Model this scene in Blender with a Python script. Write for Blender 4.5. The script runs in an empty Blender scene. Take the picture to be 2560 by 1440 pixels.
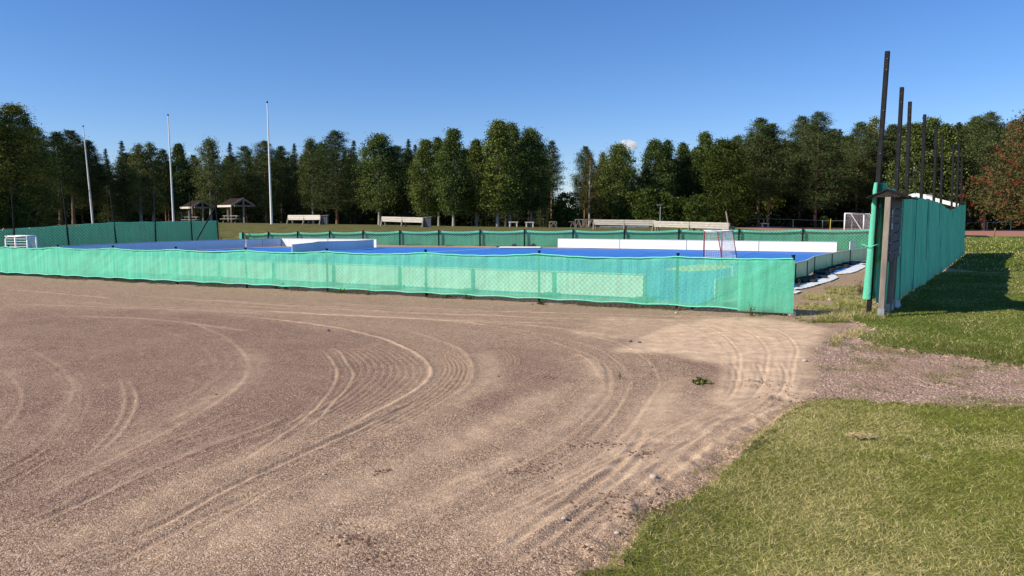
import bpy, math, random
import numpy as np
from mathutils import Vector
R = math.radians
sc = bpy.context.scene
COL = sc.collection

# ------------------------------------------------------------ camera, sky, sun
F = 1850.0; TH = math.atan(175.0/1850.0); CAMZ = 1.6
cam = bpy.data.objects.new('camera', bpy.data.cameras.new('camera')); COL.objects.link(cam)
cam.location = (0, 0, CAMZ); cam.rotation_euler = (R(90)-TH, 0, 0)
cam.data.sensor_width = 36; cam.data.lens = F/2560*36; cam.data.clip_start = .05; cam.data.clip_end = 6000
sc.camera = cam
SUN_EL = 34.5; SUN_AZ = 19.0           # the light travels towards +x and a little +y
sun_dir = Vector((-math.cos(R(SUN_EL))*math.cos(R(SUN_AZ)), -math.cos(R(SUN_EL))*math.sin(R(SUN_AZ)), math.sin(R(SUN_EL))))
w = bpy.data.worlds.new("World"); sc.world = w; w.use_nodes = True
nt = w.node_tree; nt.nodes.clear()
sky = nt.nodes.new('ShaderNodeTexSky'); sky.sky_type = 'NISHITA'; sky.sun_disc = False
sky.sun_elevation = R(SUN_EL); sky.sun_rotation = math.atan2(sun_dir.x, sun_dir.y)
sky.altitude = 200; sky.air_density = 1.0; sky.dust_density = 0.0; sky.ozone_density = 5.0
hs = nt.nodes.new('ShaderNodeHueSaturation'); hs.inputs['Saturation'].default_value = 1.16
bg = nt.nodes.new('ShaderNodeBackground'); bg.inputs[1].default_value = 0.100
wo = nt.nodes.new('ShaderNodeOutputWorld')
nt.links.new(sky.outputs[0], hs.inputs['Color']); tint = nt.nodes.new('ShaderNodeMixRGB'); tint.blend_type = 'MULTIPLY'; tint.inputs[0].default_value = 1; tint.inputs[2].default_value = (.94, .92, 1.08, 1)
nt.links.new(hs.outputs[0], tint.inputs[1]); nt.links.new(tint.outputs[0], bg.inputs[0]); nt.links.new(bg.outputs[0], wo.inputs[0])
sl = bpy.data.lights.new('sun', 'SUN'); sl.energy = 5.0; sl.angle = R(0.5); sl.color = (1, .89, .73)
so = bpy.data.objects.new('sun', sl); COL.objects.link(so); so.location = (-30, -10, 40)
so.rotation_euler = sun_dir.to_track_quat('Z', 'Y').to_euler()
sc.view_settings.view_transform = 'Standard'; sc.view_settings.look = 'None'
sc.view_settings.exposure = 0.38; sc.view_settings.gamma = 1.0; sc.view_settings.use_curve_mapping = False
sc.cycles.max_bounces = 8; sc.cycles.transparent_max_bounces = 24; sc.cycles.volume_bounces = 6; sc.cycles.use_denoising = True

# ------------------------------------------------------------ geometry helpers
ct, st = math.cos(TH), math.sin(TH)
def ray(px, py):
    cx, cy = (px-1280)/F, (720-py)/F
    return Vector((cx, ct+cy*st, -st+cy*ct))
def G(px, py, z=0.0):
    d = ray(px, py); t = (z-CAMZ)/d.z
    return Vector((d.x*t, d.y*t, z))
def D(px, py, y):
    d = ray(px, py); t = y/d.y
    return Vector((d.x*t, y, CAMZ+d.z*t))
def near_line(x): return 14.2-.458*x
def far_line(x): return 40.18-.24*x
def tall_t(x, y):      # signed side of the tall right fence: > 0 on its right
    return (x-5.87)*.83-(y-12.1)*.56
def sstep(a, b, v):
    t = np.clip((v-a)/(b-a), 0, 1); return t*t*(3-2*t)
def ground_z(x, y):
    x = np.asarray(x, float); y = np.asarray(y, float)
    k = x/np.maximum(y, 5.0)
    H = np.interp(k, [-.62, -.45, -.28, -.12, .05, .2, .3, .42, .55], [.95, 1.2, 1.06, .88, .66, .66, .55, .2, .0])
    rise = sstep(-2, 10, y-far_line(x))*H
    drop = sstep(68, 105, y)
    return rise*(1-drop)+np.minimum(rise, .42)*drop
def gz(x, y): return float(ground_z(x, y))

def tag(o, label=None, cat=None, group=None, kind=None):
    if label: o['label'] = label
    if cat: o['category'] = cat
    if group: o['group'] = group
    if kind: o['kind'] = kind
    return o
def empty(name, loc, label, cat, group=None):
    o = bpy.data.objects.new(name, None); COL.objects.link(o); o.location = loc; o.empty_display_size = .3
    return tag(o, label, cat, group)
def copy_tree(o, parent=None):
    c = o.copy(); COL.objects.link(c); c.parent = parent
    for ch in o.children: copy_tree(ch, c)
    return c
class MB:
    def __init__(s): s.v = []; s.f = []
    def quad(s, a, b, c, d):
        n = len(s.v); s.v += [tuple(a), tuple(b), tuple(c), tuple(d)]; s.f.append((n, n+1, n+2, n+3))
    def prism(s, ring0, ring1, caps=True):
        n = len(s.v); k = len(ring0); s.v += [tuple(p) for p in ring0]+[tuple(p) for p in ring1]
        for i in range(k): j = (i+1) % k; s.f.append((n+i, n+j, n+k+j, n+k+i))
        if caps: s.f.append(tuple(n+i for i in reversed(range(k)))); s.f.append(tuple(n+k+i for i in range(k)))
    def box(s, c, sz, rz=0.0):
        cx, cy, cz = c; x, y, z = sz[0]/2, sz[1]/2, sz[2]/2; ca, sa = math.cos(rz), math.sin(rz)
        r = [(cx+a*ca-b*sa, cy+a*sa+b*ca) for a, b in ((-x, -y), (x, -y), (x, y), (-x, y))]
        s.prism([(p[0], p[1], cz-z) for p in r], [(p[0], p[1], cz+z) for p in r])
    def bar(s, p0, p1, wd, ht, up=(0, 0, 1)):
        p0, p1 = Vector(p0), Vector(p1); d = (p1-p0).normalized(); u = Vector(up)
        if abs(d.dot(u)) > .98: u = Vector((0, 1, 0))
        sd = d.cross(u).normalized(); u = sd.cross(d).normalized(); a, b = sd*wd/2, u*ht/2
        s.prism([p0-a-b, p0+a-b, p0+a+b, p0-a+b], [p1-a-b, p1+a-b, p1+a+b, p1-a+b])
    def tube(s, p0, p1, r0, r1=None, n=6, caps=True):
        p0, p1 = Vector(p0), Vector(p1); r1 = r0 if r1 is None else r1
        d = (p1-p0).normalized(); u = Vector((0, 0, 1)) if abs(d.z) < .95 else Vector((1, 0, 0))
        a = d.cross(u).normalized(); b = d.cross(a)
        cs = [(math.cos(2*math.pi*i/n), math.sin(2*math.pi*i/n)) for i in range(n)]
        s.prism([p0+a*c*r0+b*q*r0 for c, q in cs], [p1+a*c*r1+b*q*r1 for c, q in cs], caps)
    def path(s, pts, r, n=5):
        for i in range(len(pts)-1):
            ra = r[i] if hasattr(r, '__len__') else r; rb = r[i+1] if hasattr(r, '__len__') else r
            s.tube(pts[i], pts[i+1], ra, rb, n, caps=True)
    def build(s, name, m, parent=None, smooth=False, bevel=0):
        me = bpy.data.meshes.new(name)
        off = Vector((0, 0, 0))
        p = parent
        while p is not None: off = off+p.location; p = p.parent
        me.from_pydata([(v[0]-off.x, v[1]-off.y, v[2]-off.z) for v in s.v], [], s.f)
        me.materials.append(m)
        if smooth: me.polygons.foreach_set('use_smooth', [True]*len(me.polygons))
        o = bpy.data.objects.new(name, me); COL.objects.link(o); o.parent = parent
        if bevel:
            b = o.modifiers.new('bevel', 'BEVEL'); b.width = bevel; b.segments = 1; b.limit_method = 'ANGLE'
        return o
def np_mesh(name, V, Fc, m=None, col=None, attrs=None, smooth=False):
    V = np.asarray(V, np.float32).reshape(-1, 3); Fc = np.asarray(Fc, np.int32); k = Fc.shape[1]
    me = bpy.data.meshes.new(name); me.vertices.add(len(V)); me.vertices.foreach_set('co', V.ravel())
    me.loops.add(Fc.size); me.loops.foreach_set('vertex_index', Fc.ravel())
    me.polygons.add(len(Fc)); me.polygons.foreach_set('loop_start', np.arange(0, Fc.size, k, dtype=np.int32))
    me.polygons.foreach_set('loop_total', np.full(len(Fc), k, np.int32))
    if smooth: me.polygons.foreach_set('use_smooth', np.ones(len(Fc), bool))
    me.update(calc_edges=True)
    if col is not None:
        a = me.color_attributes.new('Col', 'FLOAT_COLOR', 'POINT')
        c = np.ones((len(V), 4), np.float32); c[:, :3] = col; a.data.foreach_set('color', c.ravel())
    for n, arr in (attrs or {}).items():
        a = me.attributes.new(n, 'FLOAT', 'POINT'); a.data.foreach_set('value', np.asarray(arr, np.float32).ravel())
    if m: me.materials.append(m)
    return me
def link(name, me, parent=None):
    o = bpy.data.objects.new(name, me); COL.objects.link(o); o.parent = parent; return o

# smooth value noise on arrays
def vnoise(x, y, sc_, seed=0, octv=1):
    out = 0; amp = 1; tot = 0
    for o in range(octv):
        rs = np.random.RandomState(seed+o*17); T = rs.rand(256, 256)
        u = np.asarray(x)*sc_*2**o+1000.3; v = np.asarray(y)*sc_*2**o+1000.7
        iu = np.floor(u).astype(int); iv = np.floor(v).astype(int); fu = u-iu; fv = v-iv
        fu = fu*fu*(3-2*fu); fv = fv*fv*(3-2*fv)
        a = T[iu % 256, iv % 256]; b = T[(iu+1) % 256, iv % 256]; c = T[iu % 256, (iv+1) % 256]; d = T[(iu+1) % 256, (iv+1) % 256]
        out = out+amp*((a*(1-fu)+b*fu)*(1-fv)+(c*(1-fu)+d*fu)*fv); tot += amp; amp *= .5
    return out/tot

# ------------------------------------------------------------ materials
class NT:
    def __init__(s, name):
        s.m = bpy.data.materials.new(name); s.m.use_nodes = True; s.t = s.m.node_tree; s.t.nodes.clear()
        s.out = s.t.nodes.new('ShaderNodeOutputMaterial')
    def n(s, typ, **kw):
        nd = s.t.nodes.new('ShaderNode'+typ)
        for k, v in kw.items():
            if k[0] == '_': setattr(nd, k[1:], v)
            else:
                key = int(k[1:]) if k[0] == 'i' and k[1:].isdigit() else k.replace('_', ' ')
                if hasattr(v, 'is_output') or isinstance(v, bpy.types.NodeSocket): s.t.links.new(v, nd.inputs[key])
                else: nd.inputs[key].default_value = v
        return nd
    def pos(s): return s.n('NewGeometry').outputs['Position']
    def obj(s): return s.n('TexCoord').outputs['Object']
    def noise(s, vec, scale, detail=4, rough=.5):
        return s.n('TexNoise', Vector=vec, Scale=scale, Detail=detail, Roughness=rough).outputs['Fac']
    def ramp(s, fac, stops):
        r = s.n('ValToRGB', Fac=fac); e = r.color_ramp.elements
        while len(e) < len(stops): e.new(.5)
        for q, (p, c) in zip(e, stops): q.position = p; q.color = (*c, 1) if len(c) == 3 else c
        return r.outputs[0]
    def mix(s, fac, a, b, bt='MIX'):
        nd = s.n('MixRGB', _blend_type=bt, Fac=fac)
        for i, v in ((1, a), (2, b)):
            if isinstance(v, bpy.types.NodeSocket): s.t.links.new(v, nd.inputs[i])
            else: nd.inputs[i].default_value = (*v, 1)
        return nd.outputs[0]
    def math(s, op, a, b=0.0, c=None):
        nd = s.n('Math', _operation=op)
        for i, v in enumerate((a, b) if c is None else (a, b, c)):
            if isinstance(v, bpy.types.NodeSocket): s.t.links.new(v, nd.inputs[i])
            else: nd.inputs[i].default_value = v
        return nd.outputs[0]
    def attr(s, name, out='Fac'): return s.n('Attribute', _attribute_name=name).outputs[out]
    def bump(s, h, strength=.3, dist=.01, normal=None):
        b = s.n('Bump', Strength=strength, Distance=dist, Height=h)
        if normal: s.t.links.new(normal, b.inputs['Normal'])
        return b.outputs[0]
    def pbr(s, color, rough=.8, spec=.3, metal=0.0, normal=None):
        p = s.n('BsdfPrincipled'); p.inputs['Metallic'].default_value = metal
        for k, v in (('Base Color', color), ('Roughness', rough), ('Specular IOR Level', spec)):
            if isinstance(v, bpy.types.NodeSocket): s.t.links.new(v, p.inputs[k])
            else: p.inputs[k].default_value = (*v, 1) if k == 'Base Color' else v
        if normal: s.t.links.new(normal, p.inputs['Normal'])
        s.t.links.new(p.outputs[0], s.out.inputs[0]); return s.m

def mat_basic(name, c, var=.15, scale=6, rough=.7, bump=.15, bscale=40, metal=0, spec=.3, stretch=None):
    t = NT(name); v = t.obj()
    if stretch: v = t.n('Mapping', Vector=v, Scale=stretch).outputs[0]
    n = t.noise(v, scale, 5, .6)
    lo = tuple(x*(1-var) for x in c); hi = tuple(min(1, x*(1+var)) for x in c)
    col = t.ramp(n, [(.3, lo), (.7, hi)])
    return t.pbr(col, rough, spec, metal, t.bump(t.noise(v, bscale, 3), bump, .01))
# gravel of the yard: crushed reddish stone with sandy worn places
def mat_gravel():
    t = NT('gravel'); p = t.pos()
    sand = t.attr('sand'); red = t.attr('red')
    v1 = t.n('TexVoronoi', Vector=p, Scale=170.0, _feature='F1'); v2 = t.n('TexVoronoi', Vector=p, Scale=85.0, _feature='F1')
    g = t.n('SeparateColor', Color=v1.outputs['Color']).outputs[0]; g2 = t.n('SeparateColor', Color=v2.outputs['Color']).outputs[1]
    sp = t.math('ADD', t.math('MULTIPLY', g, .6), t.math('MULTIPLY', g2, .4))
    base = t.ramp(sp, [(.12, (.082, .048, .032)), (.4, (.25, .163, .108)), (.66, (.43, .30, .205)), (.93, (.78, .59, .425))])
    big = t.noise(p, .9, 4, .6); med = t.noise(p, 6.0, 4, .65)
    base = t.mix(t.math('MULTIPLY', red, .75), base, t.ramp(sp, [(.12, (.058, .032, .025)), (.45, (.175, .100, .074)), (.93, (.50, .34, .26))]))
    base = t.mix(t.ramp(big, [(.35, (0, 0, 0)), (.7, (.35, .35, .35))]), base, (.40, .28, .19))
    sandc = t.ramp(med, [(.3, (.50, .345, .215)), (.7, (.76, .56, .37))])
    sandc = t.mix(.35, sandc, t.ramp(g, [(0, (.28, .18, .12)), (1, (.84, .64, .46))]))
    col = t.mix(sand, base, sandc)
    col = t.mix(t.ramp(med, [(.3, (.16, .16, .16)), (.6, (0, 0, 0))]), col, (.09, .06, .05))
    h = t.math('ADD', t.math('MULTIPLY', t.math('SUBTRACT', 1.0, v1.outputs['Distance']), .5), t.math('MULTIPLY', t.math('SUBTRACT', 1.0, v2.outputs['Distance']), .5))
    st_ = t.math('SUBTRACT', 1.0, t.math('MULTIPLY', sand, .6))
    b = t.n('Bump', Strength=st_, Distance=.007, Height=h).outputs[0]
    return t.pbr(col, .95, .1, 0, b)
def mat_path():
    t = NT('path_gravel'); p = t.pos(); sand = t.attr('sand')
    v1 = t.n('TexVoronoi', Vector=p, Scale=48.0); v2 = t.n('TexVoronoi', Vector=p, Scale=90.0)
    g = t.n('SeparateColor', Color=v1.outputs['Color']).outputs[0]
    base = t.ramp(g, [(0, (.16, .09, .07)), (.35, (.38, .22, .155)), (.6, (.54, .365, .27)), (.9, (.80, .65, .52)), (1, (.22, .21, .20))])
    soil = t.ramp(t.noise(p, 5, 5, .7), [(.3, (.17, .11, .07)), (.7, (.38, .27, .18))])
    col = t.mix(t.ramp(t.noise(p, 1.6, 4, .6), [(.38, (0, 0, 0)), (.62, (.8, .8, .8))]), base, soil)
    col = t.mix(t.math('MULTIPLY', sand, .9), col, t.ramp(t.noise(p, 40, 4, .7), [(.3, (.22, .14, .10)), (.7, (.50, .345, .24))]))
    h = t.math('ADD', t.math('SUBTRACT', 1.0, v1.outputs['Distance']), t.math('MULTIPLY', v2.outputs['Distance'], -.4))
    return t.pbr(col, .93, .15, 0, t.bump(h, .9, .018))
def mat_soil_lawn(name, a, b, c):
    t = NT(name); p = t.pos()
    n1 = t.noise(p, 1.3, 5, .6); n2 = t.noise(p, 55, 4, .7); n3 = t.noise(p, 7, 4, .6)
    col = t.ramp(n1, [(.3, a), (.6, b)]); col = t.mix(t.ramp(n3, [(.5, (0, 0, 0)), (.75, (.6, .6, .6))]), col, c)
    col = t.mix(.75, col, t.ramp(n2, [(.3, (.35, .35, .35)), (.7, (1.5, 1.5, 1.5))]), 'MULTIPLY')
    return t.pbr(col, .95, .1, 0, t.bump(n2, .8, .03))
M = {}
M['gravel'] = mat_gravel(); M['path'] = mat_path()
M['lawn'] = mat_soil_lawn('lawn_soil', (.125, .135, .042), (.165, .165, .055), (.22, .19, .085))
M['hill'] = mat_soil_lawn('dry_grass', (.085, .088, .024), (.15, .14, .045), (.22, .18, .08))
M['field'] = mat_soil_lawn('field_grass', (.09, .105, .03), (.14, .145, .042), (.21, .18, .075))
M['track'] = mat_basic('track_grit', (.36, .165, .115), .18, 1.2, .95, .2, 60)
def mat_blade(name='grass_blade', tr=.35):
    t = NT(name); c = t.attr('Col', 'Color')
    d = t.n('BsdfDiffuse', Color=c); tr_ = t.n('BsdfTranslucent', Color=c)
    m = t.n('MixShader', i0=tr, i1=d.outputs[0], i2=tr_.outputs[0]); t.t.links.new(m.outputs[0], t.out.inputs[0]); return t.m
M['blade'] = mat_blade()
def mat_leaf(name, tint, tr=.22, gloss=.06):
    t = NT(name); c = t.attr('Col', 'Color'); r = t.n('ObjectInfo').outputs['Random']
    c = t.mix(1, c, tint, 'MULTIPLY'); c = t.mix(1, c, t.ramp(r, [(0, (.78, .82, .85)), (.5, (1, 1, 1)), (1, (1.22, 1.12, .95))]), 'MULTIPLY')
    d = t.n('BsdfDiffuse', Color=c); tn = t.n('BsdfTranslucent', Color=c); g = t.n('BsdfGlossy', Roughness=.45, Color=(.9, .95, 1, 1))
    m = t.n('MixShader', i0=tr, i1=d.outputs[0], i2=tn.outputs[0]); m2 = t.n('MixShader', i0=gloss, i1=m.outputs[0], i2=g.outputs[0])
    t.t.links.new(m2.outputs[0], t.out.inputs[0]); return t.m
M['leaf'] = mat_leaf('leaves', (1, 1, 1), .24, 0.0); M['needle'] = mat_leaf('needles', (1, 1, 1), .08, 0.0)
M['bark_pine'] = mat_basic('pine_bark', (.20, .115, .075), .4, 5, .95, .6, 20, stretch=(3, 3, .6))
M['bark_pale'] = mat_basic('pale_bark', (.33, .31, .27), .35, 4, .9, .4, 20, stretch=(1, 1, 2.5))
M['bark_dark'] = mat_basic('dark_bark', (.09, .07, .055), .35, 5, .95, .5, 20)
M['post'] = mat_basic('dark_steel', (.011, .011, .013), .5, 9, .7, .25, 60, metal=0, spec=.2)
M['wire'] = mat_basic('fence_wire', (.02, .045, .035), .2, 5, .6, 0)
M['galv'] = mat_basic('galvanised', (.42, .44, .45), .2, 8, .45, .1, 50, metal=.6)
M['white_steel'] = mat_basic('white_steel', (.80, .80, .78), .06, 4, .35, .05)
M['red_steel'] = mat_basic('red_steel', (.24, .022, .03), .25, 8, .45, .1)
M['wood_grey'] = mat_basic('weathered_wood', (.24, .205, .17), .32, 7, .9, .5, 30, stretch=(1.2, 1.2, .25))
M['wood_slate'] = mat_basic('slate_grey_boards', (.145, .14, .15), .25, 6, .9, .4, 25, stretch=(.4, .4, 4))
M['wood_white'] = mat_basic('whitewashed_wood', (.62, .58, .50), .18, 5, .85, .3, 22, stretch=(.3, 1, 3))
M['wood_bench'] = mat_basic('silvered_planks', (.44, .41, .36), .28, 5, .9, .35, 22, stretch=(.3, 1, 4))
M['board_roof'] = mat_basic('dark_shingle', (.022, .017, .018), .3, 14, .9, .3, 60, spec=.1)
M['roof_felt'] = mat_basic('roof_felt', (.034, .026, .024), .25, 14, .95, .35, 60, spec=0)
M['red_wall'] = mat_basic('red_paint_boards', (.17, .022, .018), .2, 4, .85, .3, 20)
M['white_paint'] = mat_basic('white_paint', (.80, .80, .78), .05, 3, .6, .08)
M['rubber'] = mat_basic('black_rubber', (.022, .021, .022), .3, 8, .85, .3)
M['stone'] = mat_basic('stone', (.42, .37, .32), .25, 14, .9, .5, 40)
M['straw'] = mat_basic('straw', (.48, .38, .20), .3, 20, .9, .2)
M['tarp'] = mat_basic('white_tarp', (.70, .71, .74), .12, 5, .55, .5, 9)
M['berry'] = mat_basic('berry', (.30, .035, .022), .3, 20, .4, 0)
M['yellow'] = mat_basic('yellow_paint', (.62, .50, .10), .15, 6, .6, .1)
M['net_thread'] = mat_basic('white_net', (.70, .70, .70), .1, 6, .8, 0)
M['grey_plastic'] = mat_basic('grey_plastic', (.11, .10, .11), .15, 6, .6, .1)
cv = NT('cloud'); pv = cv.n('VolumePrincipled', Density=.09); pv.inputs['Color'].default_value = (1, 1, 1, 1); pv.inputs['Anisotropy'].default_value = .2; cv.t.links.new(pv.outputs[0], cv.out.inputs['Volume']); M['cloudw'] = cv.m

def mat_net(name, cov, color, trans=.09):
    """knitted shade cloth: threads (diffuse and translucent) with clear holes between them"""
    t = NT(name); v = t.obj()
    n1 = t.noise(v, 3.0, 4, .6); n2 = t.noise(v, 38, 3, .6)
    st1 = t.n('Mapping', Vector=v, Scale=(14, 14, .8)).outputs[0]; n3 = t.noise(st1, 1.0, 3, .6)
    c = t.mix(t.ramp(n3, [(.35, (0, 0, 0)), (.7, (1, 1, 1))]), tuple(x*.82 for x in color), tuple(min(1, x*1.12) for x in color))
    c = t.mix(t.ramp(n1, [(.45, (0, 0, 0)), (.8, (.35, .35, .35))]), c, tuple(x*.8+.03 for x in color))
    c = t.mix(t.math('MULTIPLY', t.attr('dirt'), t.ramp(n2, [(.2, (.2, .2, .2)), (.7, (1, 1, 1))])), c, (.16, .26, .17))
    a = t.math('ADD', t.attr('cover'), t.math('MULTIPLY', t.math('SUBTRACT', n2, .5), .34))
    a = t.math('ADD', a, t.math('MULTIPLY', t.math('SUBTRACT', n1, .5), .14))
    a = t.n('Clamp', Value=t.math('ADD', a, cov)).outputs[0]
    b = t.bump(t.math('ADD', n2, n3), .6, .016)
    d = t.n('BsdfDiffuse', Color=c, Normal=b); tn = t.n('BsdfTranslucent', Color=c, Normal=b)
    m = t.n('MixShader', i0=trans, i1=d.outputs[0], i2=tn.outputs[0]); tp = t.n('BsdfTransparent')
    o = t.n('MixShader', i0=a, i1=tp.outputs[0], i2=m.outputs[0]); t.t.links.new(o.outputs[0], t.out.inputs[0]); return t.m
NETC = (.145, .62, .42)
M['net'] = mat_net('green_shade_net', 0.0, NETC)
M['hem'] = mat_basic('green_hem', (.16, .68, .48), .12, 20, .7, .3, 60)

def mat_floor():
    t = NT('rink_tiles'); p = t.pos()
    m = t.n('Mapping', Vector=p, Rotation=(0, 0, R(24.5))).outputs[0]
    x = t.n('SeparateXYZ', Vector=m)
    def seam(s, per, w_):
        f = t.math('FRACT', t.math('DIVIDE', s, per)); return t.math('LESS_THAN', f, w_)
    s = t.math('MAXIMUM', seam(x.outputs[0], 4.0, .012), seam(x.outputs[1], 2.0, .016))
    n = t.noise(p, 1.2, 4, .6); n2 = t.noise(p, .25, 2, .5)
    col = t.ramp(n, [(.3, (.040, .18, .56)), (.7, (.055, .21, .63))])
    col = t.mix(t.ramp(n2, [(.4, (0, 0, 0)), (.7, (.25, .25, .25))]), col, (.06, .20, .58))
    col = t.mix(t.math('MULTIPLY', s, .7), col, (.03, .07, .2))
    return t.pbr(col, .6, .05, 0, t.bump(t.noise(p, 90, 2), .15, .004))
M['floor'] = mat_floor()
def mat_board(name, c, grime):
    t = NT(name); v = t.obj()
    st1 = t.n('Mapping', Vector=v, Scale=(5, 5, .7)).outputs[0]
    n = t.noise(st1, 1.0, 5, .65); n2 = t.noise(v, 2.0, 5, .6)
    col = t.mix(t.ramp(n, [(.42, (0, 0, 0)), (.75, (grime,)*3)]), c, tuple(x*.45 for x in c))
    col = t.mix(t.ramp(n2, [(.45, (0, 0, 0)), (.8, (grime*.8,)*3)]), col, (.42, .40, .30))
    return t.pbr(col, .45, .35, 0, t.bump(n2, .05, .01))
M['board'] = mat_board('white_board', (.90, .86, .79), .12); M['board_dirty'] = mat_board('dirty_board', (.62, .61, .58), .5)
M['board_rail'] = mat_basic('grey_rail', (.5, .5, .52), .1, 5, .5, .1); M['joint'] = mat_basic('joint', (.02, .02, .025), .2, 5, .6, .1)
M['ink'] = mat_basic('ink', (.05, .05, .06), .1, 5, .6, 0)

# ------------------------------------------------------------ ground
def catmull(P, step=.03):
    P = [Vector((p[0], p[1], 0)) for p in P]; P = [P[0]*2-P[1]]+P+[P[-1]*2-P[-2]]; out = []
    for i in range(1, len(P)-2):
        a, b, c, d = P[i-1], P[i], P[i+1], P[i+2]; n = max(2, int((c-b).length/step))
        for j in range(n):
            t = j/n; t2 = t*t; t3 = t2*t
            out.append((.5*((2*b)+(c-a)*t+(2*a-5*b+4*c-d)*t2+(3*b-a-3*c+d)*t3))[:2])
    out.append(P[-2][:2]); return np.array(out)
def in_poly(X, Y, poly):
    ins = np.zeros(X.shape, bool); n = len(poly)
    for i in range(n):
        x0, y0 = poly[i]; x1, y1 = poly[(i+1) % n]
        if y0 == y1: continue
        c = ((y0 > Y) != (y1 > Y)) & (X < (x1-x0)*(Y-y0)/(y1-y0)+x0); ins ^= c
    return ins
def pix(L): return [tuple(G(a, b)[:2]) for a, b in L]
xs = np.concatenate([np.arange(-17.0, -6.5, .03), np.arange(-6.5, 6.5, .0165), np.arange(6.5, 16.0, .028)])
ys = [2.0]
while ys[-1] < 22.0: ys.append(ys[-1]+max(.0135, .0025*ys[-1]))
ys[-1] = 22.0; ys = np.array(ys); xs[-1] = 16.0
NX, NY = len(xs), len(ys); X, Y = np.meshgrid(xs, ys)
jit = (vnoise(X, Y, 1.6, 3, 3)-.5)*.5+(vnoise(X, Y, 9, 5, 2)-.5)*.12
LAWN_N = [tuple(p) for p in pix([(1440, 1440), (1548, 1440), (1612, 1323), (1665, 1275), (1753, 1231), (1811, 1177), (1889, 1109), (1957, 1056), (2010, 1017), (2090, 1000), (2180, 1008), (2375, 1022), (2560, 1027)])]+[(9, 6.3), (16, 6.4), (16, 1), (.2, 1), (.35, 2.5)]
LAWN_F = [tuple(p) for p in pix([(2560, 920), (2399, 895), (2229, 876), (2146, 847), (2190, 828), (2140, 806), (2122, 788), (2180, 772)])]+[(6.4, 12.9), (21, 34.5), (24, 34.5), (24, 12), (16, 8.4), (9, 7.9)]
dfine = jit*.45+(vnoise(X, Y, 22, 6, 2)-.5)*.10
lawn_n = in_poly(X+dfine, Y+dfine*.7, LAWN_N); lawn_f = in_poly(X+dfine, Y+dfine, LAWN_F)
PATH = pix([(2010, 1012), (2060, 960), (2030, 900), (2060, 850), (2150, 800), (2240, 860), (2420, 890), (2560, 915)])+[(9, 8.0), (16, 8.5), (16, 6.3), (9, 6.2)]+pix([(2560, 1040), (2375, 1030), (2180, 1015)])
path = in_poly(X+dfine, Y, PATH) & ~lawn_n & ~lawn_f
def blur(A, n):
    for _ in range(n):
        A = (A+np.roll(A, 1, 0)+np.roll(A, -1, 0)+np.roll(A, 1, 1)+np.roll(A, -1, 1))/5
    return A
sand = np.zeros_like(X); red = np.zeros_like(X); Z = np.zeros_like(X)
def patch(pl, s, arr, nb=45, bump=1.5):
    m = in_poly(X+jit*bump, Y+jit*bump, pix(pl)).astype(float); m = blur(m, nb); arr[:] = np.maximum(arr, m*s)
patch([(1560, 872), (1620, 830), (1750, 798), (1950, 795), (2070, 820), (2050, 850), (2012, 905), (1880, 912), (1780, 898), (1650, 885)], .95, sand)
patch([(1800, 908), (2012, 905), (2035, 975), (2000, 1005), (1930, 985), (1860, 1010), (1790, 965)], .8, sand)
patch([(1500, 790), (1900, 800), (1700, 860), (1450, 830)], .45, sand, 70)
patch([(1650, 980), (1980, 1000), (1800, 1120), (1560, 1250), (1480, 1200)], .35, sand, 80)
patch([(0, 770), (700, 790), (1000, 860), (1000, 980), (780, 1060), (300, 1250), (0, 1300)], .9, red, 110)
patch([(1210, 860), (1400, 880), (1390, 950), (1320, 1010), (1180, 1040), (1260, 950)], .9, red, 45)
patch([(1700, 900), (1790, 905), (1800, 940), (1720, 950)], .7, red, 25)
sand *= .62+.38*vnoise(X, Y, 3.0, 11, 3)+.42*vnoise(X*.45+Y*.3, Y*3.2-X*.5, 2.0, 12, 3)
S_TR = []
def tr(pl, wd=.03, dep=.008, sd=.3, ridge=.5): S_TR.append((pl, wd, dep, sd, ridge))
tr([(560, 786), (700, 800), (820, 815), (930, 838), (1010, 868), (1060, 898), (1078, 930), (1060, 960), (1010, 992), (940, 1030), (860, 1075), (760, 1128)], 0.0185, -.016, 1.3, .2)
tr([(1000, 822), (1060, 838), (1120, 860), (1160, 880), (1180, 910), (1178, 950), (1140, 985), (1060, 1025)], 0.0217, -.010, .45, .3)
inner = [(800, 872), (850, 880), (885, 905), (888, 935), (850, 975), (790, 1020), (700, 1075)]
outer = [(900, 845), (990, 872), (1045, 905), (1060, 932), (1040, 962), (980, 1000), (840, 1070)]
for i in range(9):
    f = (i+.5)/9; tr([(a[0]*(1-f)+b[0]*f, a[1]*(1-f)+b[1]*f) for a, b in zip(inner, outer)], 0.0136, .007, .3, .8)
inn2 = [(1090, 880), (1110, 915), (1100, 945), (1050, 985), (960, 1035), (850, 1095)]
out2 = [(1120, 870), (1165, 910), (1160, 950), (1120, 990), (1030, 1045), (900, 1110)]
for i in range(6):
    f = i/5; tr([(a[0]*(1-f)+b[0]*f, a[1]*(1-f)+b[1]*f) for a, b in zip(inn2, out2)], 0.0136, .007, .25, .8)
tr([(795, 868), (822, 895), (838, 925), (832, 960), (800, 1005), (760, 1045), (700, 1090), (560, 1180)], 0.0186, .006, .55, 1)
tr([(822, 865), (850, 885), (862, 905), (880, 935), (862, 972), (830, 1005), (790, 1050), (720, 1098)], 0.0186, .006, .55, 1)
tr([(300, 940), (312, 990), (308, 1030), (285, 1070), (250, 1110), (205, 1152)], 0.011, -.007, .75, .3)
tr([(318, 945), (340, 985), (337, 1025), (312, 1070), (275, 1110), (225, 1152)], 0.011, -.007, .75, .3)
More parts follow.
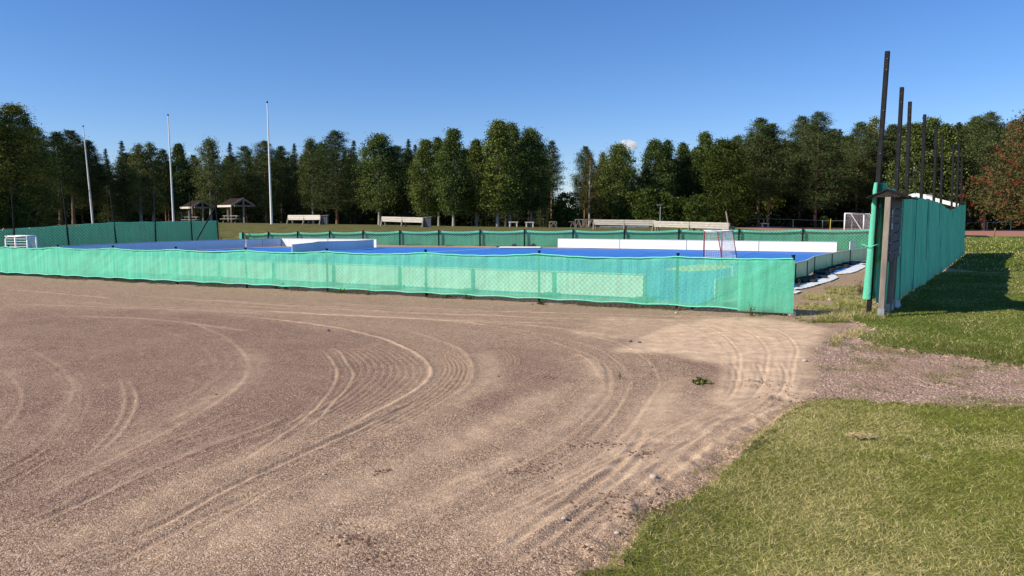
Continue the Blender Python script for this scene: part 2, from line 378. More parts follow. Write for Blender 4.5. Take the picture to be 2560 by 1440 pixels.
tr([(0, 855), (60, 868), (120, 900), (165, 940), (180, 985), (160, 1040), (100, 1100), (0, 1165)], 0.03, .003, .22)
tr([(0, 925), (30, 950), (50, 985), (45, 1020), (20, 1060), (0, 1080)], 0.02, .004, .35)
tr([(420, 790), (500, 815), (570, 850), (610, 890), (615, 930), (580, 975), (500, 1030), (400, 1085), (200, 1185), (0, 1295)], 0.026, .003, .35)
tr([(330, 800), (470, 850), (530, 900), (520, 950), (460, 1000), (330, 1060), (150, 1130), (0, 1200)], 0.03, .002, .12)
tr([(0, 1345), (200, 1255), (400, 1160), (560, 1100), (700, 1050)], 0.0275, .010, .3)
tr([(60, 1440), (220, 1370), (380, 1322), (560, 1225), (720, 1150), (900, 1070), (1050, 1000)], 0.0275, .014, .35)
tr([(210, 1440), (330, 1385), (400, 1350), (520, 1290), (700, 1205)], 0.0248, .010, .3)
tr([(0, 1180), (60, 1150), (110, 1120)], 0.0186, .014, .3); tr([(0, 1215), (70, 1175), (120, 1145)], 0.0186, .014, .3)
tr([(700, 1440), (1000, 1300), (1250, 1180), (1400, 1100), (1490, 1020), (1525, 960), (1500, 905), (1430, 872), (1300, 835), (1100, 800)], 0.026, .005, .2)
tr([(760, 1440), (1050, 1310), (1300, 1195), (1450, 1110), (1540, 1020), (1570, 955), (1540, 905), (1450, 858), (1250, 818), (1000, 788)], 0.022, .005, .2)
tr([(900, 1440), (1150, 1330), (1400, 1200), (1560, 1080), (1620, 1000), (1645, 950), (1600, 890), (1500, 845), (1300, 805)], 0.022, .004, .3)
tr([(1180, 1440), (1330, 1325), (1440, 1245), (1530, 1175), (1590, 1110), (1615, 1062)], 0.0279, .009, .3, .7)
tr([(1240, 1440), (1380, 1340), (1490, 1255), (1570, 1180), (1625, 1110)], 0.0248, .007, .3, .7)
tr([(1300, 1440), (1420, 1350), (1560, 1245), (1680, 1140), (1800, 1050), (1900, 1000)], 0.0275, .006, .3, .7)
tr([(1400, 1440), (1500, 1340), (1640, 1230), (1780, 1120), (1890, 1050), (1990, 1000)], 0.0330, -.012, .5, .2)
tr([(0, 722), (100, 730), (200, 739), (320, 750)], 0.0217, -.004, .9)
for a in ([(300, 735), (800, 770), (1300, 792), (1700, 800)], [(500, 770), (900, 790), (1300, 812), (1600, 850)], [(1150, 803), (1215, 812)], [(700, 752), (1200, 776), (1700, 790), (2000, 800)],
          [(1640, 815), (1800, 822), (1980, 830)], [(1600, 840), (1800, 850), (2000, 862)], [(0, 760), (400, 772), (700, 785)], [(150, 790), (400, 800), (640, 830)]): tr(a, .05, -.004, .45)
for i in range(4): tr([(1236+i*11, 868), (1262+i*10, 890), (1266+i*9, 912), (1245+i*9, 930)], 0.0112, .007, .3, .8)
for i in range(4): tr([(1285+i*8, 962+i*3), (1330+i*8, 940+i*3), (1372+i*6, 918+i*4)], 0.0112, .007, .25, .8)
tr([(1430, 882), (1470, 900), (1500, 945)], 0.0248, -.010, .6); tr([(1450, 878), (1490, 900), (1512, 940)], 0.0186, -.010, .6)
for i in range(7): tr([(1800+i*30, 905), (1815+i*30, 940), (1805+i*30, 975), (1790+i*28, 1000)], 0.0186, .006*(1 if i % 2 else -1), .2, .8)
for i in range(6): tr([(1680+i*18, 1090-i*4), (1790+i*18, 1035), (1900+i*12, 1000-i*4), (1990, 985)], 0.0186, .006*(1 if i % 2 else -1), .15, .8)
rtk = random.Random(12)
def fam(pl, k, spread, wd=.011, dep=.0032, sd=.38):
    for i in range(k):
        o_ = rtk.uniform(-spread, spread); a = rtk.uniform(0, .45); b = rtk.uniform(.6, 1); n_ = len(pl); P_ = catmull(pl, 12); P_ = P_[int(a*len(P_)):max(int(b*len(P_)), int(a*len(P_))+3)]
        if len(P_) < 3: continue
        P_ = np.array(P_); d_ = np.gradient(P_, axis=0); nn = np.stack([-d_[:, 1], d_[:, 0]], 1); nn /= np.maximum(np.linalg.norm(nn, axis=1, keepdims=True), 1e-6)
        depth_s = np.clip((P_[:, 1]-545)/500, .3, 2)[:, None]; q = P_+nn*o_*depth_s+np.cumsum([[rtk.gauss(0, .8), rtk.gauss(0, .5)] for _ in P_], 0)
        tr([tuple(v) for v in q[::max(1, len(q)//12)]]+[tuple(q[-1]+np.array([.5, .5]))], wd*rtk.uniform(.7, 1.5), dep*rtk.choice((1, 1, -1)), sd*rtk.uniform(.4, 1.3), .8)
A1 = [(0, 1345), (200, 1255), (400, 1160), (560, 1100), (700, 1050), (820, 990)]
A2 = [(60, 1440), (220, 1370), (380, 1322), (560, 1225), (720, 1150), (900, 1070), (1050, 1000), (1130, 930)]
A3 = [(700, 1440), (1000, 1300), (1250, 1180), (1400, 1100), (1490, 1020), (1525, 960), (1500, 905), (1430, 872), (1300, 835), (1100, 800)]
A4 = [(1180, 1440), (1330, 1325), (1440, 1245), (1530, 1175), (1590, 1110), (1625, 1040), (1640, 980)]
A5 = [(420, 790), (500, 815), (570, 850), (610, 890), (615, 930), (580, 975), (500, 1030), (400, 1085), (200, 1185), (0, 1295)]
A6 = [(500, 780), (900, 800), (1200, 820), (1420, 850), (1600, 900), (1660, 960), (1640, 1040)]
A7 = [(0, 855), (60, 868), (120, 900), (165, 940), (180, 985), (160, 1040), (100, 1100), (0, 1165)]
fam(A1, 7, 70); fam(A2, 9, 60); fam(A3, 8, 75, dep=.002, sd=.22); fam(A4, 6, 60, dep=.0025, sd=.25); fam(A5, 5, 55, dep=.002, sd=.3); fam(A6, 6, 34, dep=.002, sd=.3); fam(A7, 5, 60, dep=.002)
fam([(0, 740), (600, 765), (1100, 785), (1500, 800), (1900, 805)], 12, 30, .02, -.003, .5)
fam([(1560, 880), (1750, 850), (1900, 840), (2060, 830)], 9, 30, .016, .004, .35)
fam([(1000, 1440), (1300, 1300), (1560, 1160), (1750, 1060), (1900, 990)], 8, 45, .014, .006, .3)
for pl, wd_, sd_ in (([(300, 1440), (700, 1300), (1000, 1170), (1250, 1050), (1400, 960)], .16, .42), ([(500, 1440), (860, 1340), (1200, 1180), (1420, 1050), (1500, 960), (1460, 890)], .12, .35), ([(0, 1250), (300, 1120), (520, 1000), (640, 920), (600, 860)], .12, .25), ([(1000, 1440), (1300, 1290), (1520, 1130), (1640, 1010), (1700, 930)], .13, .35), ([(900, 1100), (1050, 1040), (1180, 980), (1230, 920), (1200, 860)], .10, .3), ([(0, 1420), (240, 1320), (480, 1200), (760, 1090)], .10, .28)):
    tr(pl, wd_, .0015, sd_, .3)
for i in range(6): tr([(1680+i*45, 800+i*2), (1760+i*40, 835), (1800+i*38, 870), (1815+i*34, 905), (1800+i*34, 985)], .02, .005*(1 if i % 2 else -1), .3, .8)
tr([(1560, 872), (1640, 888), (1700, 893), (1790, 904), (1900, 908), (2010, 902)], .018, .008, .2, .6)
for pl, wd, dep, sd, rg in S_TR:
    P = catmull(pix(pl)); rad = wd*3.2
    x0, x1 = P[:, 0].min()-rad, P[:, 0].max()+rad; y0, y1 = P[:, 1].min()-rad, P[:, 1].max()+rad
    i0, i1 = np.searchsorted(xs, [x0, x1]); j0, j1 = np.searchsorted(ys, [y0, y1])
    if i1 <= i0 or j1 <= j0: continue
    Dd = np.full((j1-j0, i1-i0), 9.0); sx, sy = xs[i0:i1], ys[j0:j1]
    al = np.zeros_like(Dd)
    for q, (px_, py_) in enumerate(P):
        a0, a1 = np.searchsorted(sx, [px_-rad, px_+rad]); b0, b1 = np.searchsorted(sy, [py_-rad, py_+rad])
        if a1 <= a0 or b1 <= b0: continue
        dd = np.hypot(sx[None, a0:a1]-px_, sy[b0:b1, None]-py_); W = Dd[b0:b1, a0:a1]; c = dd < W
        W[c] = dd[c]; al[b0:b1, a0:a1][c] = q/len(P)
    fade = np.clip(np.minimum(al, 1-al)*7, 0, 1)*(.45+.9*vnoise(X[j0:j1, i0:i1], Y[j0:j1, i0:i1], 2.2, len(pl)+int(wd*1000), 2))
    fade[Dd > 8] = 0
    Z[j0:j1, i0:i1] += fade*(-dep*np.exp(-(Dd/wd)**2)+rg*abs(dep)*np.exp(-((Dd-1.7*wd)/(.7*wd))**2))
    s_ = sand[j0:j1, i0:i1]; np.maximum(s_, np.clip(s_+sd*fade*np.exp(-(Dd/(wd*1.15))**2), 0, 1), out=s_)
soft = blur((lawn_n | lawn_f).astype(float), 6)
dryg = in_poly(X, Y, pix([(1990, 790), (1995, 745), (2060, 715), (2178, 690), (2180, 775), (2125, 800)])).astype(float); dryg = blur(dryg, 12)
Z += (vnoise(X, Y, 1.1, 21, 3)-.5)*.03+(vnoise(X, Y, 7, 22, 3)-.5)*.012
Z += soft*(.018+(vnoise(X, Y, 3.5, 23, 3)-.5)*.035)
edge = blur(((soft > .05) & (soft < .95)).astype(float), 4)
Z += edge*((vnoise(X, Y, 11, 24, 3)-.42)*.07+(vnoise(X, Y, 26, 27, 2)-.5)*.035)
Z += path*(vnoise(X, Y, 10, 25, 3)-.5)*.03
rough_band = in_poly(X, Y, pix([(1400, 1440), (1500, 1440), (1700, 1260), (2020, 1010), (1950, 980), (1650, 1180), (1480, 1330)]))
Z += blur(rough_band.astype(float), 6)*(vnoise(X, Y, 9, 26, 3)-.5)*.05
fadeb = np.clip(np.minimum.reduce([X-xs[0], xs[-1]-X, Y-ys[0], ys[-1]-Y])/.8, 0, 1); Z *= fadeb
sand = np.clip(sand, 0, 1)
idx = np.arange(NX*NY).reshape(NY, NX)
quads = np.stack([idx[:-1, :-1], idx[:-1, 1:], idx[1:, 1:], idx[1:, :-1]], -1).reshape(-1, 4)
cls = np.where(lawn_n, 1, np.where(lawn_f, 2, np.where(path, 3, 0)))[:-1, :-1].ravel()
VV = np.stack([X, Y, Z], -1).reshape(-1, 3)
lawn_soft = blur((lawn_n | lawn_f).astype(float), 60)
sand[:] = np.where(path, np.clip((6.6-np.hypot(X-3.2, Y-7.6)*1.9)*.22+(vnoise(X, Y, 2.4, 91, 3)-.47)*2.0+.35*lawn_soft, 0, 1), sand)
def lawn_p(x, y):
    i = np.clip(np.searchsorted(xs, x), 1, NX-1); j = np.clip(np.searchsorted(ys, y), 1, NY-1); return lawn_soft[j, i]
def submesh(name, sel, m, attrs):
    q = quads[sel]; u, inv = np.unique(q, return_inverse=True)
    me = np_mesh(name, VV[u], inv.reshape(-1, 4), m, attrs={k: a.ravel()[u] for k, a in attrs.items()}, smooth=True)
    return link(name, me)
A_ = {'sand': sand, 'red': red}
tag(submesh('gravel_yard', cls == 0, M['gravel'], A_), kind='structure')
tag(submesh('lawn', cls == 1, M['lawn'], A_), kind='structure')
tag(submesh('lawn', cls == 2, M['lawn'], A_), kind='structure')
tag(submesh('gravel_path', cls == 3, M['path'], A_), kind='structure')
def near_z(x, y):
    i = np.clip(np.searchsorted(xs, x), 1, NX-1); j = np.clip(np.searchsorted(ys, y), 1, NY-1)
    z = Z[j, i]; out = (x < xs[0]) | (x > xs[-1]) | (y > ys[-1]) | (y < ys[0])
    return np.where(out, ground_z(x, y), z)
# coarse land around, with a rectangular hole for the detailed patch; flat there, so the borders meet
def axis(lo, hi, holes, fine):
    s = set(np.round(np.arange(lo, hi+.1, fine), 3)); s |= set(holes)
    return np.array(sorted(v for v in s if not any(0 < abs(v-h) < .3 for h in holes)))
cx_ = np.concatenate([np.arange(-1500, -160, 60.), axis(-160, 200, [-17.0, 16.0], 2.0), np.arange(230, 1500, 60.)])
cy_ = np.concatenate([np.arange(-600, -20, 40.), axis(-20, 200, [2.0, 22.0], 1.5), np.arange(230, 3200, 80.)])
CX, CY = np.meshgrid(cx_, cy_); CZ = ground_z(CX, CY)+(vnoise(CX, CY, .08, 41, 2)-.5)*.1*np.clip((CY-50)/30, 0, 1)
ci = np.arange(CX.size).reshape(CX.shape); cq = np.stack([ci[:-1, :-1], ci[:-1, 1:], ci[1:, 1:], ci[1:, :-1]], -1).reshape(-1, 4)
mx = (CX[:-1, :-1]+CX[1:, 1:]).ravel()/2; my = (CY[:-1, :-1]+CY[1:, 1:]).ravel()/2
hole = (mx > -17) & (mx < 16) & (my > 2) & (my < 22)
left_s = (mx+17.4)*.91-(my-44)*.415          # > 0 on the rink's side of the tall left fence
right = tall_t(mx, my) > 0
yard = (~right) & (my < far_line(mx)+.6) & (left_s > -1.5) | ((mx < 16) & (my < near_line(mx)+3) & (mx > -60) & (my > -25) & (mx < 3))
trk = (my > 66+.0*mx) & (my < 104) & (mx > 24) & (mx < 120)
hillm = (my > far_line(mx)) & (~trk) & (my < 90) & (mx < 14)
k3 = np.where(yard, 0, np.where(trk, 2, np.where(hillm, 3, 1))); k3[hole] = -1
CV = np.stack([CX, CY, CZ], -1).reshape(-1, 3)
for kk, nm, mt in ((0, 'rink_surround', 'gravel'), (1, 'ground', 'field'), (2, 'running_track', 'track'), (3, 'hill', 'hill')):
    q = cq[k3 == kk]; u, inv = np.unique(q, return_inverse=True)
    me = np_mesh(nm, CV[u], inv.reshape(-1, 4), M[mt], attrs={'sand': vnoise(CV[u][:, 0], CV[u][:, 1], .5, 9, 2)*.5, 'red': np.full(len(u), .3)}, smooth=True)
    tag(link(nm, me), kind='structure')
# painted line and worn lip of the running track
mb = MB(); pa, pb = G(2420, 594.5), G(2560, 588)
mb.quad((22, 63.2, .01), (60, 66, .01), (60, 66.25, .01), (22, 63.45, .01))
tag(mb.build('track_line', M['white_paint']), kind='structure')
# ------------------------------------------------------------ fences
def net_sheet(name, base, top, parent, m, cover=.66, wave=.02, du=.07, nv=12, seed=1, coverfn=None, thick=0, hang=.02):
    """cloth hung along a polyline: base/top are lists of world points (same count); sags between them are given by the caller"""
    rs = np.random.RandomState(seed); B = np.array(base, float); T = np.array(top, float)
    L = np.r_[0, np.cumsum(np.hypot(*(np.diff(B[:, :2], axis=0).T)))]; u = np.arange(0, L[-1]+du*.5, du); u[-1] = L[-1]
    b = np.stack([np.interp(u, L, B[:, i]) for i in range(3)], 1); t = np.stack([np.interp(u, L, T[:, i]) for i in range(3)], 1)
    n = np.gradient(b[:, :2], axis=0); n = n/np.maximum(np.linalg.norm(n, axis=1, keepdims=True), 1e-6); n = np.stack([n[:, 1], -n[:, 0]], 1)
    v = np.linspace(0, 1, nv+1); P = b[:, None]*(1-v)[None, :, None]+t[:, None]*v[None, :, None]
    U, Vv = np.meshgrid(u, v, indexing='ij')
    w_ = (vnoise(U, Vv*.6, 1.3, seed, 3)-.5)*wave*2+(vnoise(U+Vv*1.3, Vv*.3, 5, seed+3, 2)-.5)*wave*.9
    P[..., 0] += n[:, None, 0]*w_; P[..., 1] += n[:, None, 1]*w_
    cov = np.full(U.shape, cover)
    if coverfn: cov = coverfn(U/L[-1], Vv, P)
    i = np.arange(U.size).reshape(U.shape); q = np.stack([i[:-1, :-1], i[1:, :-1], i[1:, 1:], i[:-1, 1:]], -1).reshape(-1, 4)
    me = np_mesh(name, P.reshape(-1, 3)-np.array(parent.location), q, m, attrs={'cover': cov, 'dirt': np.clip(.75-Vv*7+(vnoise(U, Vv, 1.5, seed+7, 3)-.5)*1.2, 0, 1)*.8+np.clip(vnoise(U, Vv*2, .8, seed+9, 3)-.62, 0, 1)*1.2}, smooth=True)
    return link(name, me, parent), P
def chain(name, p0, p1, z0f, z1f, parent, r=.0022, sp=.085, m=None):
    """woven diagonal wires between two points; heights as functions of the distance along"""
    a, b = Vector(p0), Vector(p1); L = (b-a).length; d = (b-a)/L; nrm = Vector((d.y, -d.x, 0))
    V = []; Fq = []; k = 0
    H = max(z1f(0)-z0f(0), z1f(L)-z0f(L), z1f(L/2)-z0f(L/2))
    for fam in (1, -1):
        s = -H
        while s < L+H:
            # a line from (s, bottom) to (s + fam*H, top), clipped to 0..L
            u0, u1 = s, s+fam*H; t0, t1 = 0., 1.
            for lim, sg in ((0., 1), (L, -1)):
                f0, f1 = (u0-lim)*sg, (u1-lim)*sg
                if f0 < 0 and f1 < 0: t0, t1 = 1, 0; break
                if f0 < 0: t0 = max(t0, f0/(f0-f1))
                if f1 < 0: t1 = min(t1, f0/(f0-f1))
            s += sp
            if t1-t0 < .02: continue
            ends = []
            for t in (t0, t1):
                u = u0+(u1-u0)*t; zb, zt = z0f(u), z1f(u); pt = a+d*u; ends.append(Vector((pt.x, pt.y, zb+(zt-zb)*t))+nrm*fam*r)
            ax = (ends[1]-ends[0]).normalized(); s1 = nrm; s2 = ax.cross(nrm).normalized()
            for e in ends:
                for an in (90, 210, 330): V.append(tuple(e+s1*r*math.sin(R(an))+s2*r*math.cos(R(an))))
            for q in range(3): Fq.append((k+q, k+(q+1) % 3, k+3+(q+1) % 3, k+3+q))
            k += 6
    V = np.array(V)-np.array(parent.location); return link(name, np_mesh(name, V, np.array(Fq), m or M['wire']), parent)

# near fence: low chain link fence faced with bright green cloth on the camera's side
nd_ = Vector((.9092, -.4164, 0)); nn_ = Vector((-.4164, -.9092, 0))       # along to the right, towards the camera
E0 = G(1984, 790); 
posts_px = [1984, 1695, 1348, 1064, 817, 614, 440, 283, 145, 22, -95, -200]
NP = []
for p_ in posts_px:
    k = (p_-1280)/F; y = 14.2/(1+.458*k); NP.append(Vector((k*y, y, 0)))
tops = {1984: 645, 1695: 640, 1348: 633, 1064: 630, 817: 627, 614: 624, 440: 622, 283: 619, 145: 617, 22: 616, -95: 614, -200: 612}
NPH = [D(p_, tops[p_], P.y).z for p_, P in zip(posts_px, NP)]
nf = empty('mesh_fence', NP[5], 'low green cloth-covered mesh fence in front of the rink along the gravel yard', 'fence')
for P, h in zip(NP, NPH):
    mb = MB(); mb.tube((P.x, P.y, -.1), (P.x, P.y, h+.03), .024, n=10); mb.tube((P.x, P.y, h+.03), (P.x, P.y, h+.052), .03, n=10); mb.build('post', M['post'], nf)
Lp = [(P-NP[0]).length for P in NP]
def nf_top(s):                       # s measured from the right-hand end, leftwards
    h = np.interp(s, Lp, NPH); i = max(0, min(len(Lp)-2, int(np.searchsorted(Lp, s)-1))); f = (s-Lp[i])/(Lp[i+1]-Lp[i]); return h-.045*4*f*(1-f)*(1 if i else .4)
NB = []; NTp = []
for s in np.arange(0, Lp[-1], .12):
    i = max(0, min(len(Lp)-2, int(np.searchsorted(Lp, s)-1))); f = (s-Lp[i])/(Lp[i+1]-Lp[i]); P = NP[i].lerp(NP[i+1], f)+nn_*.045
    sc_h = .022*abs(math.sin(s*math.pi/.82)); NB.append((P.x, P.y, .075+sc_h-.02*math.exp(-s/1.5))); NTp.append((P.x, P.y, nf_top(s)-.01))
def nf_cov(u, v, P):
    k = P[..., 0]/P[..., 1]; c = np.interp(k, [-.7, -.52, -.42, -.1, .25, .33], [.98, .95, .88, .75, .69, .74])
    c = c+.10*np.clip((.16-v)/.06, 0, 1)*0+.22*np.clip((v-.93)/.03, 0, 1)+.2*np.clip((.05-v)/.02, 0, 1); return c
_, PN = net_sheet('shade_net', NB, NTp, nf, M['net'], wave=.016, nv=20, du=.05, seed=4, coverfn=nf_cov)
PO = NP[0]; ov_b = []; ov_t = []
for s in np.arange(-.03, .86, .04):
    P = PO-nd_*s+nn_*.066; ov_b.append((P.x, P.y, .04)); ov_t.append((P.x, P.y, nf_top(max(s, 0))-.03+.008*math.sin(s*70)))
net_sheet('net_overlap', ov_b, ov_t, nf, M['net'], cover=.72, wave=.02, du=.03, nv=20, seed=9)
hm = MB(); pts = [Vector(p)+nn_*.006 for p in NTp]
for i in range(len(pts)-1): hm.tube(pts[i]+Vector((0, 0, .004*math.sin(i*1.7))), pts[i+1]+Vector((0, 0, .004*math.sin((i+1)*1.7))), .013, n=6, caps=False)
hm.build('top_hem', M['hem'], nf, smooth=True)
hm = MB(); pts = [Vector(p)+nn_*.004 for p in NB]
for i in range(len(pts)-1): hm.tube(pts[i], pts[i+1], .011, n=6, caps=False)
hm.build('bottom_hem', M['hem'], nf, smooth=True)
chain('chain_link', NP[0], NP[-1], lambda u: .03, lambda u: nf_top(min(u, Lp[-1]))-.01, nf, r=.0036, sp=.10)
mb = MB(); A = NP[0]+Vector((0, 0, .82)); Bq = NP[0]-nd_*1.65+Vector((0, 0, .03)); mb.tube(A-nn_*.05, Bq-nn_*.05, .02, n=8); mb.build('brace', M['post'], nf)
mb = MB(); mb.box((NP[0].x, NP[0].y, .03), (.12, .12, .09)); mb.build('footing', M['stone'], nf, bevel=.02)

# far fence behind the rink: chain link on this side, cloth behind
far_px = [(2181, 572), (2005, 573), (1846, 574), (1696, 574), (1560, 575), (1432, 575), (1311, 575), (1200, 576), (1097, 576.5), (1000, 577), (908, 578), (825, 579), (745, 580), (672, 581), (609, 582.5)]
FP = []; FH = []
for p_, t_ in far_px:
    k = (p_-1280)/F; y = 40.18/(1+.24*k); FP.append(Vector((k*y, y, gz(k*y, y)))); FH.append(D(p_, t_, y).z)
ff = empty('mesh_fence', (FP[7].x, FP[7].y, 0), 'long green cloth-backed mesh fence with dark posts behind the blue rink', 'fence')
for P, h in zip(FP, FH):
    mb = MB(); mb.tube((P.x, P.y, P.z-.1), (P.x, P.y, h+.05), .045, n=8); mb.tube((P.x+.15, P.y+.2, P.z-.1), (P.x+.15, P.y+.2, h-.06), .03, n=6); mb.build('post', M['post'], ff)
FL = [(P-FP[0]).length for P in FP]; FB = []; FT = []
for s in np.arange(0, FL[-1], .15):
    i = max(0, min(len(FL)-2, int(np.searchsorted(FL, s)-1))); f = (s-FL[i])/(FL[i+1]-FL[i]); P = FP[i].lerp(FP[i+1], f)
    FB.append((P.x+.03, P.y+.12, P.z)); FT.append((P.x+.03, P.y+.12, FH[i]*(1-f)+FH[i+1]*f-.06*4*f*(1-f)-.02))
net_sheet('shade_net', FB, FT, ff, M['net'], cover=.80, wave=.03, nv=8, du=.12, seed=14, coverfn=lambda u, v, P: .8+.15*(v > .9))
hm = MB()
for i in range(len(FT)-1):
    a, b = Vector(FT[i])+Vector((-.02, -.07, .01)), Vector(FT[i+1])+Vector((-.02, -.07, .01))
    hm.bar(a-Vector((0, 0, .045)), b-Vector((0, 0, .045)), .02, .10)
hm.build('top_hem', M['hem'], ff)
def fz(u, top): return float(np.interp(u, FL, FH))-.04 if top else float(np.interp(u, FL, [P.z for P in FP]))+.02
chain('chain_link', (FP[0].x, FP[0].y, 0), (FP[-1].x, FP[-1].y, 0), lambda u: fz(u, 0), lambda u: fz(u, 1), ff, r=.006, sp=.16)

# tall fence on the right
td = Vector((.56, .83, 0)); tn_ = Vector((.83, -.56, 0))
TB0 = Vector((5.87, 12.1, 0))
tall = []
for top_px, top_y, base_px in ((2219, 128, None), (2255, 218, 2231), (2275, 254, 2262), (2312, 286, 2298), (2341, 312, 2331), (2357, 336, 2350), (2384, 362, 2376), (2398, 352, 2387), (2406, 379, 2400)):
    if base_px is None: y = 12.1; B_ = Vector(TB0)
    else:
        k = (base_px-1280)/F; y = 3.41/(1-1.48*k); B_ = Vector((k*y, y, 0))
    T_ = D(top_px, top_y, y); tall.append((B_, T_))
tf = empty('ball_fence', TB0, 'tall green cloth fence on nine black posts beside the lawn and notice board', 'fence')
for i, (B_, T_) in enumerate(tall):
    mb = MB(); mb.bar(B_-Vector((0, 0, .2)), T_, .072, .072, up=(.56, .83, 0)); p = mb.build('post', M['post'], tf, bevel=.008)
for i, (B_, T_) in enumerate(tall[:3]):                      # pale bolts and scraps left on the posts
    for f in (.62, .78, .93, .97):
        q = B_.lerp(T_, f); mb = MB(); mb.box((q.x-.02, q.y-.045, q.z), (.012, .008, .012)); mb.build('bolt', M['galv'], tf)
gap = .13
tb = []; tt = []; LT = [(b-TB0).dot(td) for b, _ in tall]
TL = LT[-1]
def net_top(s): return float(np.interp(s, [0, 1.2, 2.4, 4, 7.5, 11, 13, 15.5, 18, 21, TL], [2.15, 2.12, 2.02, 2.05, 2.06, 2.03, 1.9, 1.88, 1.93, 2.1, 2.2]))
for s in np.arange(0, TL+.1, .1):
    P = TB0+td*s+tn_*gap; zt = net_top(s)+.02*math.sin(s*5.1)+.012*math.sin(s*17)
    tb.append((P.x+.10*sstep(1, 6, s), P.y, .22*math.exp(-s/.8)+.03)); tt.append((P.x, P.y, zt))
net_sheet('shade_net', tb, tt, tf, M['net'], wave=.06, nv=30, du=.09, seed=31, coverfn=lambda u, v, P: 1.02+0*u)
# the end of the cloth is wrapped round the first post, with its seams and cords as dark lines
mb = MB(); q0 = TB0-td*.06-tn_*.10; q1 = TB0-td*.075+tn_*.10
B1, T1 = tall[0]; lean = (T1-B1)/(T1.z)
wr = []
nz = 26
for j in range(nz+1):
    z = .27+(2.17-.27)*j/nz; o_ = lean*z; wob = .004*math.sin(j*1.9)+.003*math.sin(j*4.3)
    wl_ = .052+.045*(1-j/nz)+wob; wr.append([TB0+o_+td*.35-tn_*wl_, TB0+o_-td*.045-tn_*wl_, TB0+o_-td*.06+tn_*(.0+.02*(1-j/nz)), TB0+o_+td*.06+tn_*.035, TB0+o_+td*.30+tn_*.10])
V = []; Fq = []
for j, row in enumerate(wr):
    for p in row: V.append((p.x-TB0.x, p.y-TB0.y, p.z if False else .27+(2.17-.27)*j/nz-TB0.z))
for j in range(nz):
    for i in range(4): a = j*5+i; Fq.append((a, a+1, a+6, a+5))
link('net_wrap', np_mesh('net_wrap', V, Fq, M['net'], attrs={'cover': np.full(len(V), .97)}, smooth=False), tf)
for s, z1 in ((2.3, 2.0), (4.6, 2.0), (7.2, 2.0), (10.6, 1.95), (16, 1.9)):
    mb = MB(); pts = []
    for j in range(15):
        z = .05+(net_top(s)-.05)*j/14; P = TB0+td*(s+.04*math.sin(j*.35+s)+.18*(1-j/14)**2)+tn_*(gap+.05); pts.append((P.x, P.y, z))
    mb.path(pts, .006, 4); mb.build('cord', M['wire'], tf)
mb = MB(); pts = [(TB0+tn_*(.12*math.cos(a)-.02)-td*(.085*math.sin(a)-.02)+Vector((0, 0, 1.15+.02*math.sin(3*a)))) for a in np.linspace(-.3, 3.6, 12)]
mb.path([tuple(p) for p in pts], .006, 4); mb.build('tie', M['hem'], tf)

# tall fence on the far left
ld = Vector((.415, .91, 0)); LE = Vector((-17.4, 44.0, gz(-17.4, 44)))
lf = empty('ball_fence', LE, 'tall dark green cloth fence on thin black poles left of the rink', 'fence')
lb = []; lt = []
for s in np.arange(0, 19, .2):
    P = LE-ld*s; lb.append((P.x, P.y, gz(P.x, P.y)-.02)); lt.append((P.x, P.y, float(np.interp(s, [0, 2.2, 7.1, 9.7, 12.5, 19], [1.44, 1.43, 1.38, 1.24, 1.08, .95]))+.01*math.sin(s*4)))
net_sheet('shade_net', lb[::-1], lt[::-1], lf, M['net'], wave=.05, nv=10, du=.15, seed=51, coverfn=lambda u, v, P: .955+0*u+.03*(u > .965))
for bx_, px_t, py_t in ((36, 28, 467), (172, 154, 453), (291, 275, 475), (388.5, 385, 475), (480, 473, 480), (546, 536, 473), (-110, -125, 460)):
    kk_ = (bx_-1280)/F; s = (-17.4-44*kk_)/(.415-.91*kk_)
    P = LE-ld*s+Vector((.07, -.03, 0)); T_ = D(px_t, py_t, P.y); mb = MB(); mb.tube((P.x, P.y, P.z-.1), T_, .036, .028, n=8); mb.build('pole', M['post'], lf)
P = LE-ld*.1; mb = MB(); mb.tube(D(537, 519, P.y-.3), D(490, 604, 41.0), .035, n=7); mb.build('brace', M['post'], lf)
chain('chain_link', tuple(LE-ld*18+Vector((.08, -.03, 0))), tuple(LE+Vector((.08, -.03, 0))), lambda u: LE.z+.02, lambda u: float(np.interp(18-u, [0, 2.2, 7.1, 9.7, 12.5, 19], [1.44, 1.43, 1.38, 1.24, 1.08, .95]))-.03, lf, r=.007, sp=.17)
for s in np.arange(.8, 18, 1.15):                             # pale rope threads down the cloth
    mb = MB(); a = LE-ld*s; mb.tube((a.x+.06, a.y-.03, 1.34-.015*s), (a.x-.06, a.y-.13, .9), .007, n=4); mb.build('rope', M['galv'], lf)

# barrier tape between the two fences
tp = empty('barrier_rope', D(546, 593.5, 43.5), 'thin yellow rope strung low between the tall left fence and the far fence', 'rope')
mb = MB(); mb.path([D(546, 593.5, 43.5), D(573, 593.8, 43.7), D(601, 591.5, 44)], .018, 5); mb.build('rope', M['yellow'], tp)
mb = MB(); a = D(553, 593, 43.6); mb.tube((a.x, a.y, gz(a.x, a.y)-.05), (a.x, a.y, a.z+.02), .035, n=6); mb.build('stake', M['wood_grey'], tp)
mb = MB(); a = D(602, 584, 44); mb.box((a.x, a.y, .5*(gz(a.x, a.y)+a.z)), (.16, .14, a.z-gz(a.x, a.y)+.1)); o = mb.build('wrapped_end', M['hem'], ff)

